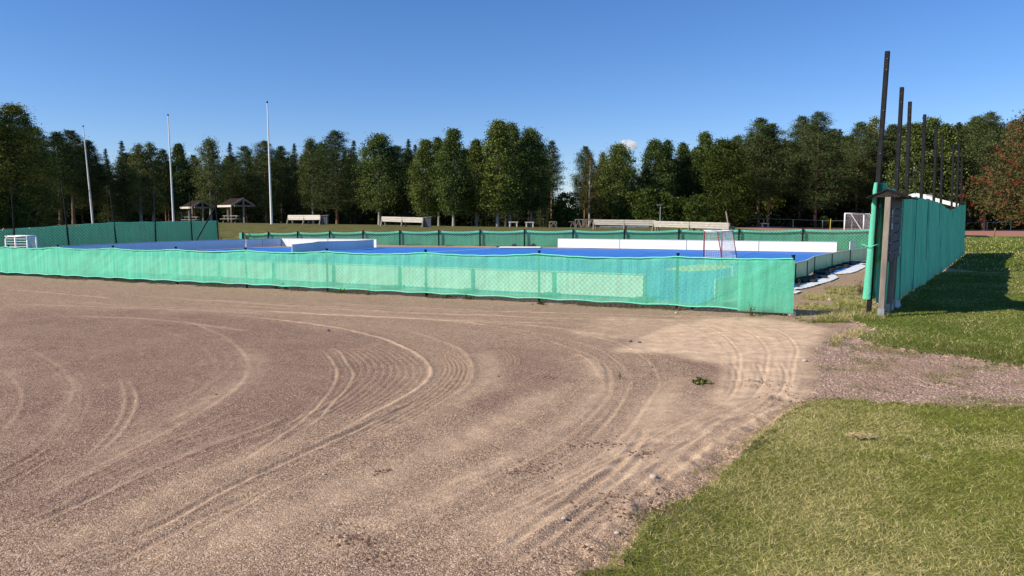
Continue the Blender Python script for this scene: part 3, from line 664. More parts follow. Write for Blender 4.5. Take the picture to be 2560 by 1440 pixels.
# ------------------------------------------------------------ rink
fl = [(3.55, 13.6), (7.0, 18.6), (7.85, 19.8), (8.8, 21.8), (10.2, 23.9), (11.9, 26.3), (13.6, 28.2), (15.6, 31.0), (14.8, 33.75), (2.43, 39.3), (-7.1, 40.5), (-12.5, 40.4), (-13.9, 39.0), (-16.3, 34.3), (-17.5, 29.5), (-16.9, 24.6), (-14.6, 22.9), (2.65, 14.35)]
V = [(x, y, .0) for x, y in fl]+[(x, y, .022) for x, y in fl]; n = len(fl)
me = bpy.data.meshes.new('rink_floor'); me.from_pydata([(x, y, z) for x, y, z in V], [], [tuple(range(n, 2*n))]+[(i, (i+1) % n, n+(i+1) % n, n+i) for i in range(n)]); me.materials.append(M['floor'])
o = link('rink_floor', me); tag(o, 'blue plastic sports floor inside the white rink boards', 'floor')
mb = MB(); a_, b_ = G(1058, 631, .026), G(1225, 621.3, .026); dd_ = (b_-a_).normalized(); n_ = Vector((-dd_.y, dd_.x, 0))*.04; mb.quad(a_-n_, b_-n_, b_+n_, a_+n_); mb.build('line_marking', M['white_paint'], o)
def boards(name, label, pts, h=.47, m='board', cap='board_rail', feet=0, thick=.03, group=None, side=1, per=2.0, joint_w=.03):
    pts = [Vector((p[0], p[1], 0)) for p in pts]; root = empty(name, pts[0], label, 'rink boards', group)
    for i in range(len(pts)-1):
        a, b = pts[i], pts[i+1]; L = (b-a).length; k = max(1, round(L/per)); d = (b-a)/L
        for j in range(k):
            p, q = a+d*(L*j/k+.006), a+d*(L*(j+1)/k-.006); mb = MB()
            mb.bar(p+Vector((0, 0, .03+h/2)), q+Vector((0, 0, .03+h/2)), thick, h-.03); o = mb.build('panel', M[m], root, bevel=.004)
            mb = MB(); mb.bar(p+Vector((0, 0, .03+h)), q+Vector((0, 0, .03+h)), thick+.02, .03); mb.build('rail', M[cap], root, bevel=.006)
            nrm = Vector((d.y, -d.x, 0))*side
            mb = MB(); mb.box(tuple(p+nrm*(thick/2+.012)+Vector((0, 0, .04+h/2))), (joint_w, joint_w*.6, h-.04), math.atan2(d.y, d.x)); mb.build('joint', M['joint'], root)
            if feet:
                c = p+nrm*.28; f_ = MB(); f_.box((c.x, c.y, .05), (.30, .50, .05), math.atan2(d.y, d.x)+.1*math.sin(i*3+j)); f_.build('foot', M['rubber'], root, bevel=.01)
    return root
Fr = [G(1611, 751), G(1270, 720), G(947, 717*0+714), G(797, 707), G(600, 699.5), G(380, 690)]
Fr = [(2.6, 14.35), (-14.6, 22.95)]
br = boards('rink_boards', 'white rink boards standing just behind the low green fence, facing the yard', Fr, feet=1, side=-1, per=2.02, joint_w=.06)
boards('rink_boards', 'dirty grey outer side of the curved boards at the right of the rink', [(3.70, 13.45), (5.5, 16.1), (7.1, 18.55), (7.85, 19.7), (8.86, 21.7), (10.3, 23.85), (12.0, 26.3), (13.75, 28.2), (15.75, 30.9)], m='board_dirty', cap='board_rail', feet=1, h=.44, side=1, per=2.3)
boards('rink_boards', 'bright white board run with three small labels behind the red goal', [(14.75, 33.6), (8.6, 36.45), (2.43, 39.3)], per=3.4, side=-1, joint_w=.014, h=.48)
boards('rink_boards', 'white curved boards in the far left corner of the blue rink', [(-7.15, 39.2), (-12.7, 40.8), (-13.5, 40.0), (-13.9, 38.7)], per=2.6, side=-1, joint_w=.012, h=.45)
boards('rink_boards', 'shaded bluish rink boards below the tall dark green fence', [(-13.92, 38.6), (-16.3, 34.3), (-17.3, 30.8), (-17.6, 29.0), (-17.3, 26.0), (-16.6, 24.3), (-14.7, 23.0)], per=2.4, side=1)
boards('rink_boards', 'detached shaded board run with rust streaks crossing the blue floor', [(-7.15, 38.3), (-7.75, 36.7), (-9.27, 35.4), (-9.1, 33.8), (-9.3, 31.3)], per=3, h=.44, side=1, m='board', joint_w=.05)
boards('rink_board', 'short white board leaning out at the right end of the rink', [(14.55, 31.9), (15.15, 32.7)], per=3, h=.55)
boards('rink_board', 'single white board end showing inside the right corner of the rink', [tuple(G(1829, 701))[:2], tuple(G(1872, 699))[:2]], per=3, h=.30, joint_w=.01)
# small printed labels at the top edges of the bright boards
lab = MB(); dB = (Vector((2.43, 39.3, 0))-Vector((14.75, 33.6, 0))).normalized(); nB = Vector((dB.y, -dB.x, 0))
# lying board and round stands by the far fence
lb_ = empty('rink_board', G(1300, 620), 'white board lying flat on the blue floor in front of the far fence', 'rink boards')
mb = MB(); a, b = G(1248, 622), G(1352, 622); mb.bar(a+Vector((0, .3, .07)), b+Vector((0, .2, .07)), 1.1, .05); mb.build('panel', M['board'], lb_, bevel=.01)
for px_, lb2 in ((1285.5, 'round dark grey stand tilted against the far fence, left of the post'), (1333, 'round dark grey stand tilted against the far fence, right of the post')):
    c = D(px_, 617, 39.75); rt = empty('round_stand', (c.x, c.y, 0), lb2, 'stand', 'round stands behind the lying board')
    mb = MB(); mb.tube((c.x, c.y, .09), (c.x, c.y+.03, .10), .15, .15, n=20); mb.build('disc', M['grey_plastic'], rt)
    mb = MB(); mb.tube((c.x, c.y+.03, .10), (c.x, c.y+.07, .10), .03, n=8); mb.build('hub', M['post'], rt)
for i, (px_, py_) in enumerate(((1124, 617.5), (1216, 617.8), (1253, 619.5))):
    c = G(px_, py_); mb = MB(); mb.box((c.x, c.y, .05), (.5, .35, .05), .1*i); o = mb.build('rubber_foot', M['rubber'], bevel=.012)
    tag(o, 'black rubber board foot left on the far edge of the blue floor', 'board foot', 'loose rubber feet on the far floor edge')
for i, (px_, py_, lbt) in enumerate(((888, 622, 'dark rubber foot under the far end of the detached boards'),)):
    c = G(px_, py_); mb = MB(); mb.box((c.x+.1, c.y-.1, .05), (.65, .35, .05), .2); o = mb.build('rubber_foot', M['rubber'], bevel=.012); tag(o, lbt, 'board foot')

# tarpaulin edges and loose blue tiles outside the right boards
def sheet(name, outline, label, cat, m, z=.012, amp=.014, seed=1, n=26, slope=None):
    """crumpled sheet inside a strip: two polylines (inner, outer)"""
    a, b = catmull(outline[0], .08), catmull(outline[1], .08); N = max(len(a), len(b)); t = np.linspace(0, 1, N)
    A2 = np.stack([np.interp(t, np.linspace(0, 1, len(a)), a[:, i]) for i in (0, 1)], 1); B2 = np.stack([np.interp(t, np.linspace(0, 1, len(b)), b[:, i]) for i in (0, 1)], 1)
    v = np.linspace(0, 1, 9); P = A2[:, None]*(1-v)[None, :, None]+B2[:, None]*v[None, :, None]
    zz = z+amp*(vnoise(P[..., 0], P[..., 1], 4.5, seed, 3))+amp*.6*np.abs(np.sin(P[..., 0]*9+P[..., 1]*6+seed))
    V = np.concatenate([P, zz[..., None]], -1).reshape(-1, 3); i = np.arange(N*9).reshape(N, 9)
    q = np.stack([i[:-1, :-1], i[1:, :-1], i[1:, 1:], i[:-1, 1:]], -1).reshape(-1, 4); V2 = V-np.array([0, 0, .02])
    q2 = np.concatenate([q, q[:, ::-1]+len(V)]); o = link(name, np_mesh(name, np.concatenate([V, V2]), q2, m, smooth=True)); tag(o, label, cat); return o
sheet('ground_sheet', (pix([(1960, 722), (2005, 711), (2038, 700), (2066, 692), (2084, 688)]), pix([(1960, 729), (2010, 723), (2050, 712), (2080, 703), (2096, 695)])), 'crumpled white tarpaulin edge nearest the low fence end', 'tarpaulin', M['tarp'], seed=3)
sheet('ground_sheet', (pix([(2085, 685), (2110, 677), (2135, 666), (2150, 661)]), pix([(2092, 687.5), (2128, 684), (2152, 675), (2166, 667)])), 'white tarpaulin strip farther along the right boards', 'tarpaulin', M['tarp'], seed=5)
sheet('ground_sheet', (pix([(2148, 660), (2165, 657), (2180, 655)]), pix([(2152, 662), (2168, 661), (2186, 659)])), 'short scrap of white tarpaulin beside the tall fence foot', 'tarpaulin', M['tarp'], seed=6)
sheet('ground_sheet', (pix([(1968, 730), (1985, 728), (1996, 729)]), pix([(1968, 737), (1988, 736), (2003, 731)])), 'small torn piece of white tarpaulin at the low fence end', 'tarpaulin', M['tarp'], seed=7)
sheet('ground_sheet', (pix([(1950, 716), (2005, 700), (2025, 697), (2045, 684)]), pix([(1960, 723), (2020, 707), (2050, 697), (2070, 686)])), 'blue underlay sheet pushed out under the right boards', 'tarpaulin', mat_basic('blue_sheet', (.045, .19, .55), .15, 3, .5, .2, 10), seed=8, amp=.015, z=.01)
sheet('ground_sheet', (pix([(2052, 686), (2080, 674), (2110, 665), (2130, 659)]), pix([(2085, 686), (2112, 676), (2138, 665), (2152, 660)])), 'second blue underlay sheet farther along the right boards', 'tarpaulin', bpy.data.materials['blue_sheet'], seed=9, amp=.015, z=.01)
for i, (px_, py_) in enumerate(((2000, 707), (2018, 702), (2052, 687), (2070, 680), (2088, 674.5), (2106, 668.5), (2125, 663))):
    c = G(px_, py_); mb = MB(); mb.box((c.x, c.y, .075), (.62, .34, .05), .95+.1*math.sin(i*4)); o = mb.build('rubber_foot', M['rubber'], bevel=.014)
    tag(o, 'black rubber mat sticking out under the dirty right boards', 'board foot', 'rubber mats along the right boards')
# worn beige goal area
c = [G(x, y, .028) for x, y in ((1655, 674), (1700, 666), (1760, 660), (1820, 660), (1835, 668), (1780, 676), (1720, 679))]
mb = MB(); mb.v = [(p.x, p.y, .028) for p in c]; mb.f = [tuple(range(len(c)))]; tag(mb.build('goal_mat', mat_basic('beige_mat', (.62, .52, .30), .1, 5, .8, .1)), 'beige worn mat on the blue floor in front of the red goal', 'mat')

# ------------------------------------------------------------ goals
def net_grid(mb, P, nu, nv, r):
    """P(u, v) surface; threads both ways"""
    for i in range(nu+1):
        pts = [P(i/nu, j/6) for j in range(7)]
        for a, b in zip(pts[:-1], pts[1:]): mb.tube(a, b, r, n=3, caps=False)
    for j in range(nv+1):
        pts = [P(i/8, j/nv) for i in range(9)]
        for a, b in zip(pts[:-1], pts[1:]): mb.tube(a, b, r, n=3, caps=False)
# red floorball goal, seen from behind and the side
g0 = G(1765, 659.5, .022); g1 = g0+Vector((1.02, 1.24, 0))        # the two front posts (mouth faces left-away)
bk = Vector((.62, -.30, 0))
g0 = D(1765, 660, 25.0); g0.z = .022; H_ = 1.15
A_0 = g0; A_1 = D(1804, 655, 26.2); A_1.z = .022; B_0 = D(1783, 662, 24.7); B_0.z = .022; B_1 = D(1842, 662, 24.9); B_1.z = .022
A_0 = Vector((6.48, 25.0, .022)); A_1 = Vector((7.42, 26.2, .022)); B_0 = Vector((7.05, 24.65, .022)); B_1 = Vector((7.80, 25.55, .022))
rg = empty('goal', A_0, 'red-framed floorball goal with white net on the blue floor', 'goal')
up = Vector((0, 0, H_)); Bt0 = B_0.lerp(A_0, .35)+up*.98; Bt1 = B_1.lerp(A_1, .35)+up*.98
for nm, ps in (('goal_post', (A_0, A_0+up)), ('goal_post', (A_1, A_1+up)), ('crossbar', (A_0+up, A_1+up))):
    mb = MB(); mb.tube(ps[0], ps[1], .025, n=10); mb.build(nm, M['red_steel'] if nm == 'goal_post' else M['white_steel'], rg, smooth=True)
mb = MB()
for a, b in ((B_0, Bt0), (B_1, Bt1), (B_0, B_1), (A_0, B_0), (A_1, B_1)): mb.tube(a, b, .017, n=8)
mb.build('back_frame', M['red_steel'], rg, smooth=True)
mb = MB()
for a, b in ((Bt0, Bt1), (A_0+up, Bt0), (A_1+up, Bt1)): mb.tube(a, b, .022, n=8)
mb.build('top_frame', M['white_steel'], rg, smooth=True)
mb = MB()
def bil(a, b, c, d): return lambda u, v: a.lerp(b, u).lerp(d.lerp(c, u), v)
net_grid(mb, bil(B_0, B_1, Bt1, Bt0), 20, 20, .004); net_grid(mb, bil(A_0, B_0, Bt0, A_0+up), 10, 20, .004); net_grid(mb, bil(A_1, B_1, Bt1, A_1+up), 10, 20, .004); net_grid(mb, bil(A_0+up, A_1+up, Bt1, Bt0), 20, 6, .004)
mb.build('net', M['net_thread'], rg)
# small white goal on the left, beyond the near fence
c0 = D(15, 617, 24.4); c0.z = 0; zt = D(50, 590.5, 24.6).z; c1 = D(92, 617, 24.9); c1.z = 0
wg = empty('goal', c0, 'small white goal with tubular bars at the far left behind the green fence', 'goal')
mA = D(68, 600, 24.2); mA.z = 0; depth_v = Vector((.25, .75, 0)); u_ = Vector((0, 0, zt))
mb = MB(); a, b = c0+u_*1, mA+u_*1; r_ = .10
for p, q in ((c0, c0+u_-Vector((0, 0, r_))), (mA, mA+u_-Vector((0, 0, r_)))): mb.tube(p, q, .025, n=8)
dx = (mA-c0).normalized()*r_
mb.tube(c0+u_-Vector((0, 0, r_)), c0+u_+dx, .025, n=8); mb.tube(c0+u_+dx, mA+u_-dx*0, .025, n=8); mb.tube(mA+u_, mA+u_-Vector((0, 0, r_)), .025, n=8)
mb.tube(mA+u_, c1+u_, .025, n=8); mb.tube(c1, c1+u_, .03, n=8); c2 = c0+(c1-mA); mb.tube(c2, c2+u_, .03, n=8); mb.tube(c2+u_, c1+u_, .025, n=8); mb.tube(c0+u_, c2+u_, .025, n=8)
mb.build('frame', M['white_steel'], wg, smooth=True)
mb = MB()
for j in range(1, 12): z = zt*j/12; mb.tube(c0+Vector((0, 0, z)), mA+Vector((0, 0, z)), .010, n=4)
for j in range(1, 9): p = mA.lerp(c1, j/9); mb.tube(p, p+u_, .006, n=4)
for j in range(1, 12): z = zt*j/12; mb.tube(mA+Vector((0, 0, z)), c1+Vector((0, 0, z)), .005, n=4)
mb.build('net', M['net_thread'], wg)
# white football goal by the track
dG = 72.0; q0 = D(2110.5, 585, dG); q0.z = 0; zt = D(2110, 534, dG).z
q1 = D(2162, 585, dG+5.5); q1.z = 0; Kx = Vector((0, 0, zt)); back = Vector((1.55, -.2, 0)); q1 = Vector((.4735*77, 77, 0))
fg = empty('football_goal', q0, 'white football goal with net at the edge of the running track', 'goal')
for nm, a, b in (('goal_post', q0, q0+Kx), ('goal_post', q1, q1+Kx), ('crossbar', q0+Kx, q1+Kx)): mb = MB(); mb.tube(a, b, .075, n=8); mb.build(nm, M['white_steel'], fg, smooth=True)
k0, k1 = q0+back*1.2, q1+back*1.2; t0_, t1_ = q0+Kx+back*.35, q1+Kx+back*.35
mb = MB()
for a, b in ((q0+Kx, t0_), (q1+Kx, t1_), (t0_, k0), (t1_, k1), (k0, k1)): mb.tube(a, b, .045, n=6)
mb.build('net_frame', M['white_steel'], fg)
mb = MB(); net_grid(mb, bil(k0, k1, t1_, t0_), 30, 14, .006); net_grid(mb, bil(q0, k0, t0_, q0+Kx), 12, 14, .006); net_grid(mb, bil(q1, k1, t1_, q1+Kx), 12, 14, .006); mb.build('net', M['net_thread'], fg)

# ------------------------------------------------------------ notice board
b0 = Vector((5.92, 11.78, 0)); bd = Vector((.54, .84, 0)).normalized(); bn = Vector((bd.y, -bd.x, 0)); Lb = 1.62
nb = empty('notice_board', b0, 'weathered wooden notice board with small gabled roof at the tall fence', 'notice board')
tilt = Vector((.012, 0, 0))
for s, off, zt, mt in ((0, 0, 1.93, 'wood_grey'), (.78, .03, 1.0, 'wood_grey'), (1.56, .0, 1.9, 'wood_grey')):
    mb = MB(); p = b0+bd*s+bn*off; mb.bar(p-Vector((0, 0, .1)), p+Vector((.03, 0, zt)), .085, .085, up=tuple(bd)); mb.build('post', M[mt], nb, bevel=.006)
for s in (0, .78, 1.56):
    p = b0+bd*s; mb = MB(); mb.bar(p+Vector((0, 0, -.05)), p+Vector((0, 0, .16)), .095, .092, up=tuple(bd)); mb.build('foot', M['galv'], nb)
hts = [(.90, 1.045), (1.05, 1.195), (1.20, 1.345), (1.35, 1.50), (1.505, 1.62), (1.625, 1.74), (1.745, 1.95)]
for i, (za, zb) in enumerate(hts):
    mb = MB(); a, b = b0+bd*.07+bn*.055, b0+bd*(Lb+.02)+bn*.055; zc = (za+zb)/2; mb.bar(a+Vector((.01*zc, 0, zc)), b+Vector((.01*zc, 0, zc+.02)), .028, zb-za-.008); mb.build('board', M['wood_slate'], nb, bevel=.003)
for s in (.45, .9, 1.25):
    mb = MB()
    for z in (1.615, 1.50): a = b0+bd*s+bn*.072; mb.bar(a+Vector((.01, 0, z+.012)), a+bd*.26+Vector((.01, 0, z+.018)), .006, .01)
    mb.build('slot', M['joint'], nb)
mb = MB(); a = b0+bd*.14+bn*.075; mb.bar(a+Vector((.01, 0, 1.42)), a+Vector((.01, 0, 1.73)), .10, .006, up=tuple(bn)); mb.build('paper_strip', M['white_paint'], nb)
mb = MB(); mb.bar(a+bn*.005+Vector((.01, 0, 1.50)), a+bn*.005+Vector((.01, 0, 1.66)), .035, .004, up=tuple(bn)); mb.build('ink_mark', M['ink'], nb)
mb = MB(); a = b0+bd*(Lb-.05)+bn*.08; mb.bar(a+Vector((0, 0, .98)), a+Vector((0, 0, 1.1)), .10, .01, up=tuple(bn)); mb.build('tag', M['galv'], nb)
rc = b0+bd*.80+Vector((.02, 0, 0)); rl = Lb/2+.10; ez, pz, hw = 1.93, 2.06, .30
for sg in (-1, 1):                                            # roof slopes fall to either side of the board
    mb = MB(); e = bn*sg*hw
    mb.prism([rc-bd*rl+Vector((0, 0, pz)), rc-bd*rl+e+Vector((0, 0, ez)), rc-bd*rl+e+Vector((0, 0, ez-.022)), rc-bd*rl+Vector((0, 0, pz-.022))], [rc+bd*rl+Vector((0, 0, pz)), rc+bd*rl+e+Vector((0, 0, ez)), rc+bd*rl+e+Vector((0, 0, ez-.022)), rc+bd*rl+Vector((0, 0, pz-.022))])
    mb.build('roof', M['board_roof'], nb)
for s in (-rl+.12, rl-.12):
    mb = MB(); c = rc+bd*s; mb.prism([c-bn*.22+Vector((0, 0, ez)), c+bn*.22+Vector((0, 0, ez)), c+Vector((0, 0, pz-.03))], [c-bn*.22+bd*.02+Vector((0, 0, ez)), c+bn*.22+bd*.02+Vector((0, 0, ez)), c+bd*.02+Vector((0, 0, pz-.03))]); mb.build('gable', M['wood_grey'], nb)
mb = MB(); rs = random.Random(4)
for i in range(9):
    u, v = rs.uniform(-.8, .8), rs.uniform(.1, .9); c = rc+bd*rl*u-bn*hw*v; mb.box((c.x, c.y, pz-(pz-ez)*v+.004), (.018, .014, .006), i)
mb.build('fallen_leaf', M['straw'], nb)
for i, (px_, py_) in enumerate(((2217, 780), (2232, 771))):      # scraps of white paper at the post feet
    c = G(px_, py_); mb = MB()
    for j in range(5):
        a = Vector((rs.uniform(-.05, .05), rs.uniform(-.05, .05), rs.uniform(.0, .08))); mb.quad(c+a, c+a+Vector((.07, rs.uniform(-.03, .03), .01)), c+a+Vector((.06, .02, .12)), c+a+Vector((-.01, .02, .10)))
    o = mb.build('crumpled_sheet', M['tarp']); tag(o, ('crumpled white plastic at the middle foot of the notice board', 'crumpled white plastic at the rear foot of the notice board')[i], 'litter')

# ------------------------------------------------------------ flagpoles, shelters, benches
for px_, tp_, py_, y, lbl in ((232, 208, 316, 77, 'white flagpole leaning slightly, farthest left, behind the tall green fence'), (434, 420, 288, 69, 'white flagpole just left of the small roofed shelters'), (679, 668, 256, 61, 'tallest-looking white flagpole, between the shelters and the left bench')):
    B_ = D(px_, 556, y); B_.z = gz(B_.x, B_.y); T_ = D(tp_, py_, y)
    r = empty('flagpole', B_, lbl, 'flagpole', 'white flagpoles on the grass bank')
    mb = MB(); n = 8
    for i in range(n): mb.tube(B_.lerp(T_, i/n)-Vector((0, 0, .1*(i == 0))), B_.lerp(T_, (i+1)/n), .10-.06*i/n, .10-.06*(i+1)/n, n=12, caps=False)
    mb.build('pole', M['white_steel'], r, smooth=True)
    mb = MB(); mb.tube(T_, T_+Vector((0, 0, .12)), .09, .03, n=8); mb.tube(T_-Vector((0, 0, .05)), T_, .05, .09, n=8); mb.build('knob', M['post'], r)
    mb = MB(); mb.tube(B_+Vector((.11, -.05, .9)), T_+Vector((.04, -.03, -.1)), .006, n=3); mb.build('halyard', M['galv'], r)
def shelter(px0, px1, pxg, ytop, yeave, ybase, y, label):
    """open gabled shelter: eave side towards the left-front, gable towards the right-front"""
    s = y/F; W = (px1-px0)*s
    P0 = D((px0+px1)/2, ybase, y); P0.z = gz(P0.x, P0.y); zr = D(pxg, ytop, y).z; ze = D(pxg, yeave, y).z
    r = empty('picnic_shelter', P0, label, 'shelter', 'roofed picnic shelters')
    gl = D(px0+(px1-px0)*.38, yeave, y-.2); gr = D(px1, yeave+3, y+1.7); gp = D(pxg, ytop, y-.2)    # gable end triangle
    gl.z = ze; gr.z = ze; gp.z = zr; mid = (gl+gr)/2; gp.x = mid.x; gp.y = mid.y
    bv = Vector((-2.1*W/3.8, 1.9, 0))                         # runs back along the ridge
    for a in (gl, gr):
        mb = MB(); t_ = Vector((0, 0, .09)); mb.prism([a, gp, gp+t_, a+t_], [a+bv, gp+bv, gp+t_+bv, a+t_+bv]); mb.build('roof', M['roof_felt'], r)
    mb = MB(); mb.bar(gl+Vector((-.03, -.05, 0)), gl+bv+Vector((-.03, -.05, 0)), .05, .2); mb.build('fascia', M['wood_white'], r)
    for a in (gl, gr): mb = MB(); mb.bar(a+Vector((0, -.06, .03)), gp+Vector((0, -.06, .03)), .05, .17); mb.build('bargeboard', M['wood_grey'], r)
    mb = MB(); mb.bar(gl+Vector((.25, 0, .02)), gr+Vector((-.2, 0, .02)), .12, .16); mb.build('tie_beam', M['wood_grey'], r)
    for c, zt in ((mid, zr-.05), (mid+bv*.92, zr-.05), (gl.lerp(gr, .12)+bv*.5, ze)):
        mb = MB(); mb.bar(Vector((c.x, c.y, gz(c.x, c.y)-.05)), Vector((c.x, c.y, zt)), .15, .15); mb.build('post', M['wood_grey'], r)
    tc = mid+bv*.45+Vector((-.5, -.3, 0)); tz = gz(tc.x, tc.y)
    t = empty('picnic_table', (tc.x, tc.y, tz), 'pale wooden picnic table under the '+('right' if px0 > 500 else 'left')+' shelter roof', 'picnic table', 'picnic tables under the shelters')
    mb = MB(); mb.box((tc.x, tc.y, tz+.75), (1.5, .75, .06)); mb.build('tabletop', M['wood_white'], t)
    for sy in (-.75, .7): mb = MB(); mb.box((tc.x-.1, tc.y+sy, tz+.45), (1.5, .28, .05)); mb.build('seat', M['wood_white'], t)
    for sx in (-.6, .6):
        mb = MB(); mb.bar((tc.x+sx, tc.y-.8, tz), (tc.x+sx, tc.y-.25, tz+.74), .06, .1); mb.bar((tc.x+sx, tc.y+.8, tz), (tc.x+sx, tc.y+.25, tz+.74), .06, .1); mb.bar((tc.x+sx, tc.y-.8, tz+.42), (tc.x+sx, tc.y+.8, tz+.42), .05, .08); mb.build('leg', M['wood_grey'], t)
    return r
shelter(447, 533, 512, 503, 519, 552, 80, 'smaller roofed wooden shelter, left of the two on the bank')
s2 = shelter(543, 638, 611, 497, 515, 558, 74, 'larger roofed wooden shelter, right of the two on the bank')
def bench(pts, top_y, back_bot, y0, y1, label, nsup, pmat, hgt=.9, seams=False, bin_=None):
    """long park bench seen from behind: pts = left and right pixel; y0, y1 = distance of its two ends"""
    a = D(pts[0], top_y[0], y0); b = D(pts[1], top_y[1], y1); a2 = D(pts[0], back_bot[0], y0); b2 = D(pts[1], back_bot[1], y1)
    za, zb = gz(a.x, a.y), gz(b.x, b.y); mid = (a+b)/2
    r = empty('park_bench', (mid.x, mid.y, gz(mid.x, mid.y)), label, 'bench', 'long wooden benches on the bank')
    d = (b-a); d.z = 0; d.normalize(); nrm = Vector((-d.y, d.x, 0))
    if nrm.y < 0: nrm = -nrm
    for i in range(nsup):                                       # slanting side supports
        f = i/(nsup-1); p = a.lerp(b, f); g = gz(p.x, p.y); mb = MB()
        mb.bar(Vector((p.x, p.y, g-.05))-nrm*.18, Vector((p.x, p.y, p.z-.05))+nrm*.04, .09, .14, up=tuple(nrm)); mb.bar(Vector((p.x, p.y, g-.05))+nrm*.55, Vector((p.x, p.y, g+.45))+nrm*.42, .09, .14, up=tuple(nrm))
        mb.bar(Vector((p.x, p.y, g+.4))-nrm*.05, Vector((p.x, p.y, g+.4))+nrm*.6, .08, .12); mb.build('support', M['wood_grey'], r)
    for h in range(2):
        f0, f1 = h*.5+.004, h*.5+.496
        for k in range(3):
            u0, u1 = k/3+.015, (k+1)/3-.015; mb = MB(); q0, q1 = (f0+.0, f1)
            A1 = a.lerp(b, q0).lerp(a2.lerp(b2, q0), (u0+u1)/2); B1 = a.lerp(b, q1).lerp(a2.lerp(b2, q1), (u0+u1)/2)
            mb.bar(A1-nrm*.06, B1-nrm*.06, .04, (a.z-a2.z)*(u1-u0)); mb.build('back_plank', M[pmat], r)
    for k in range(2):
        mb = MB(); A1 = Vector((a.x, a.y, za+.45))+nrm*(.18+.2*k); B1 = Vector((b.x, b.y, zb+.45))+nrm*(.18+.2*k); mb.bar(A1, B1, .18, .04); mb.build('seat_plank', M[pmat], r)
    if bin_:
        p = D(bin_[0], bin_[1], y1+.2); g = gz(p.x, p.y); t = empty('litter_bin', (p.x, p.y, g), bin_[2], 'litter bin', 'slatted bins beside the benches')
        for k in range(4): mb = MB(); mb.box((p.x-.24+.16*k, p.y, g+.36), (.13, .42, .72)); mb.build('slat_panel', M['wood_slate'], t)
        mb = MB(); mb.bar((p.x-.38, p.y, g+.76), (p.x+.38, p.y, g+.82), .5, .04); mb.build('lid', M['galv'], t)
bench((721, 802), (537.5, 537.5), (550, 549.5), 67, 65, 'left wooden bench of the bank, right of the tallest flagpole', 3, 'wood_white', bin_=(811, 555, 'dark slatted litter bin beside the left bench'))
bench((955, 1058), (541, 543.5), (553.5, 557), 61, 59.5, 'second wooden bench, alone in the middle of the grass bank', 3, 'wood_white', bin_=(1068, 560, 'dark slatted litter bin beside the middle bench'))
bench((1485, 1640), (548.5, 550), (562, 564.5), 60, 58, 'long silvered bench whose right end hides behind its neighbour', 3, 'wood_bench')
bench((1635, 1824), (552, 556.5), (567, 573), 55, 50, 'nearest and longest silvered bench, above the red goal', 3, 'wood_bench')
# ------------------------------------------------------------ trees
def leaves(C, S, rs, asp=.6, up=.0):
    """rhombic leaves: centres C (N,3), sizes S (N,)"""
    N = len(C); a = rs.normal(size=(N, 3)); a /= np.linalg.norm(a, axis=1, keepdims=True)
    b = rs.normal(size=(N, 3)); b[:, 2] -= up; b -= a*(a*b).sum(1, keepdims=True); b /= np.maximum(np.linalg.norm(b, axis=1, keepdims=True), 1e-6)
    a *= S[:, None]*.5; b *= S[:, None]*.5*asp
    return np.stack([C-a, C-b*.9+a*.1, C+a, C+b], 1).reshape(-1, 3), np.arange(N*4).reshape(N, 4)
def needles(C, S, dirs, rs, asp=.22, spread=.6):
    N = len(C); a = dirs+rs.normal(size=(N, 3))*spread; a /= np.linalg.norm(a, axis=1, keepdims=True)
    b = rs.normal(size=(N, 3)); b -= a*(a*b).sum(1, keepdims=True); b /= np.maximum(np.linalg.norm(b, axis=1, keepdims=True), 1e-6)
    a *= S[:, None]*.5; b *= S[:, None]*.5*asp
    return np.stack([C-a, C-b, C+a, C+b], 1).reshape(-1, 3), np.arange(N*4).reshape(N, 4)
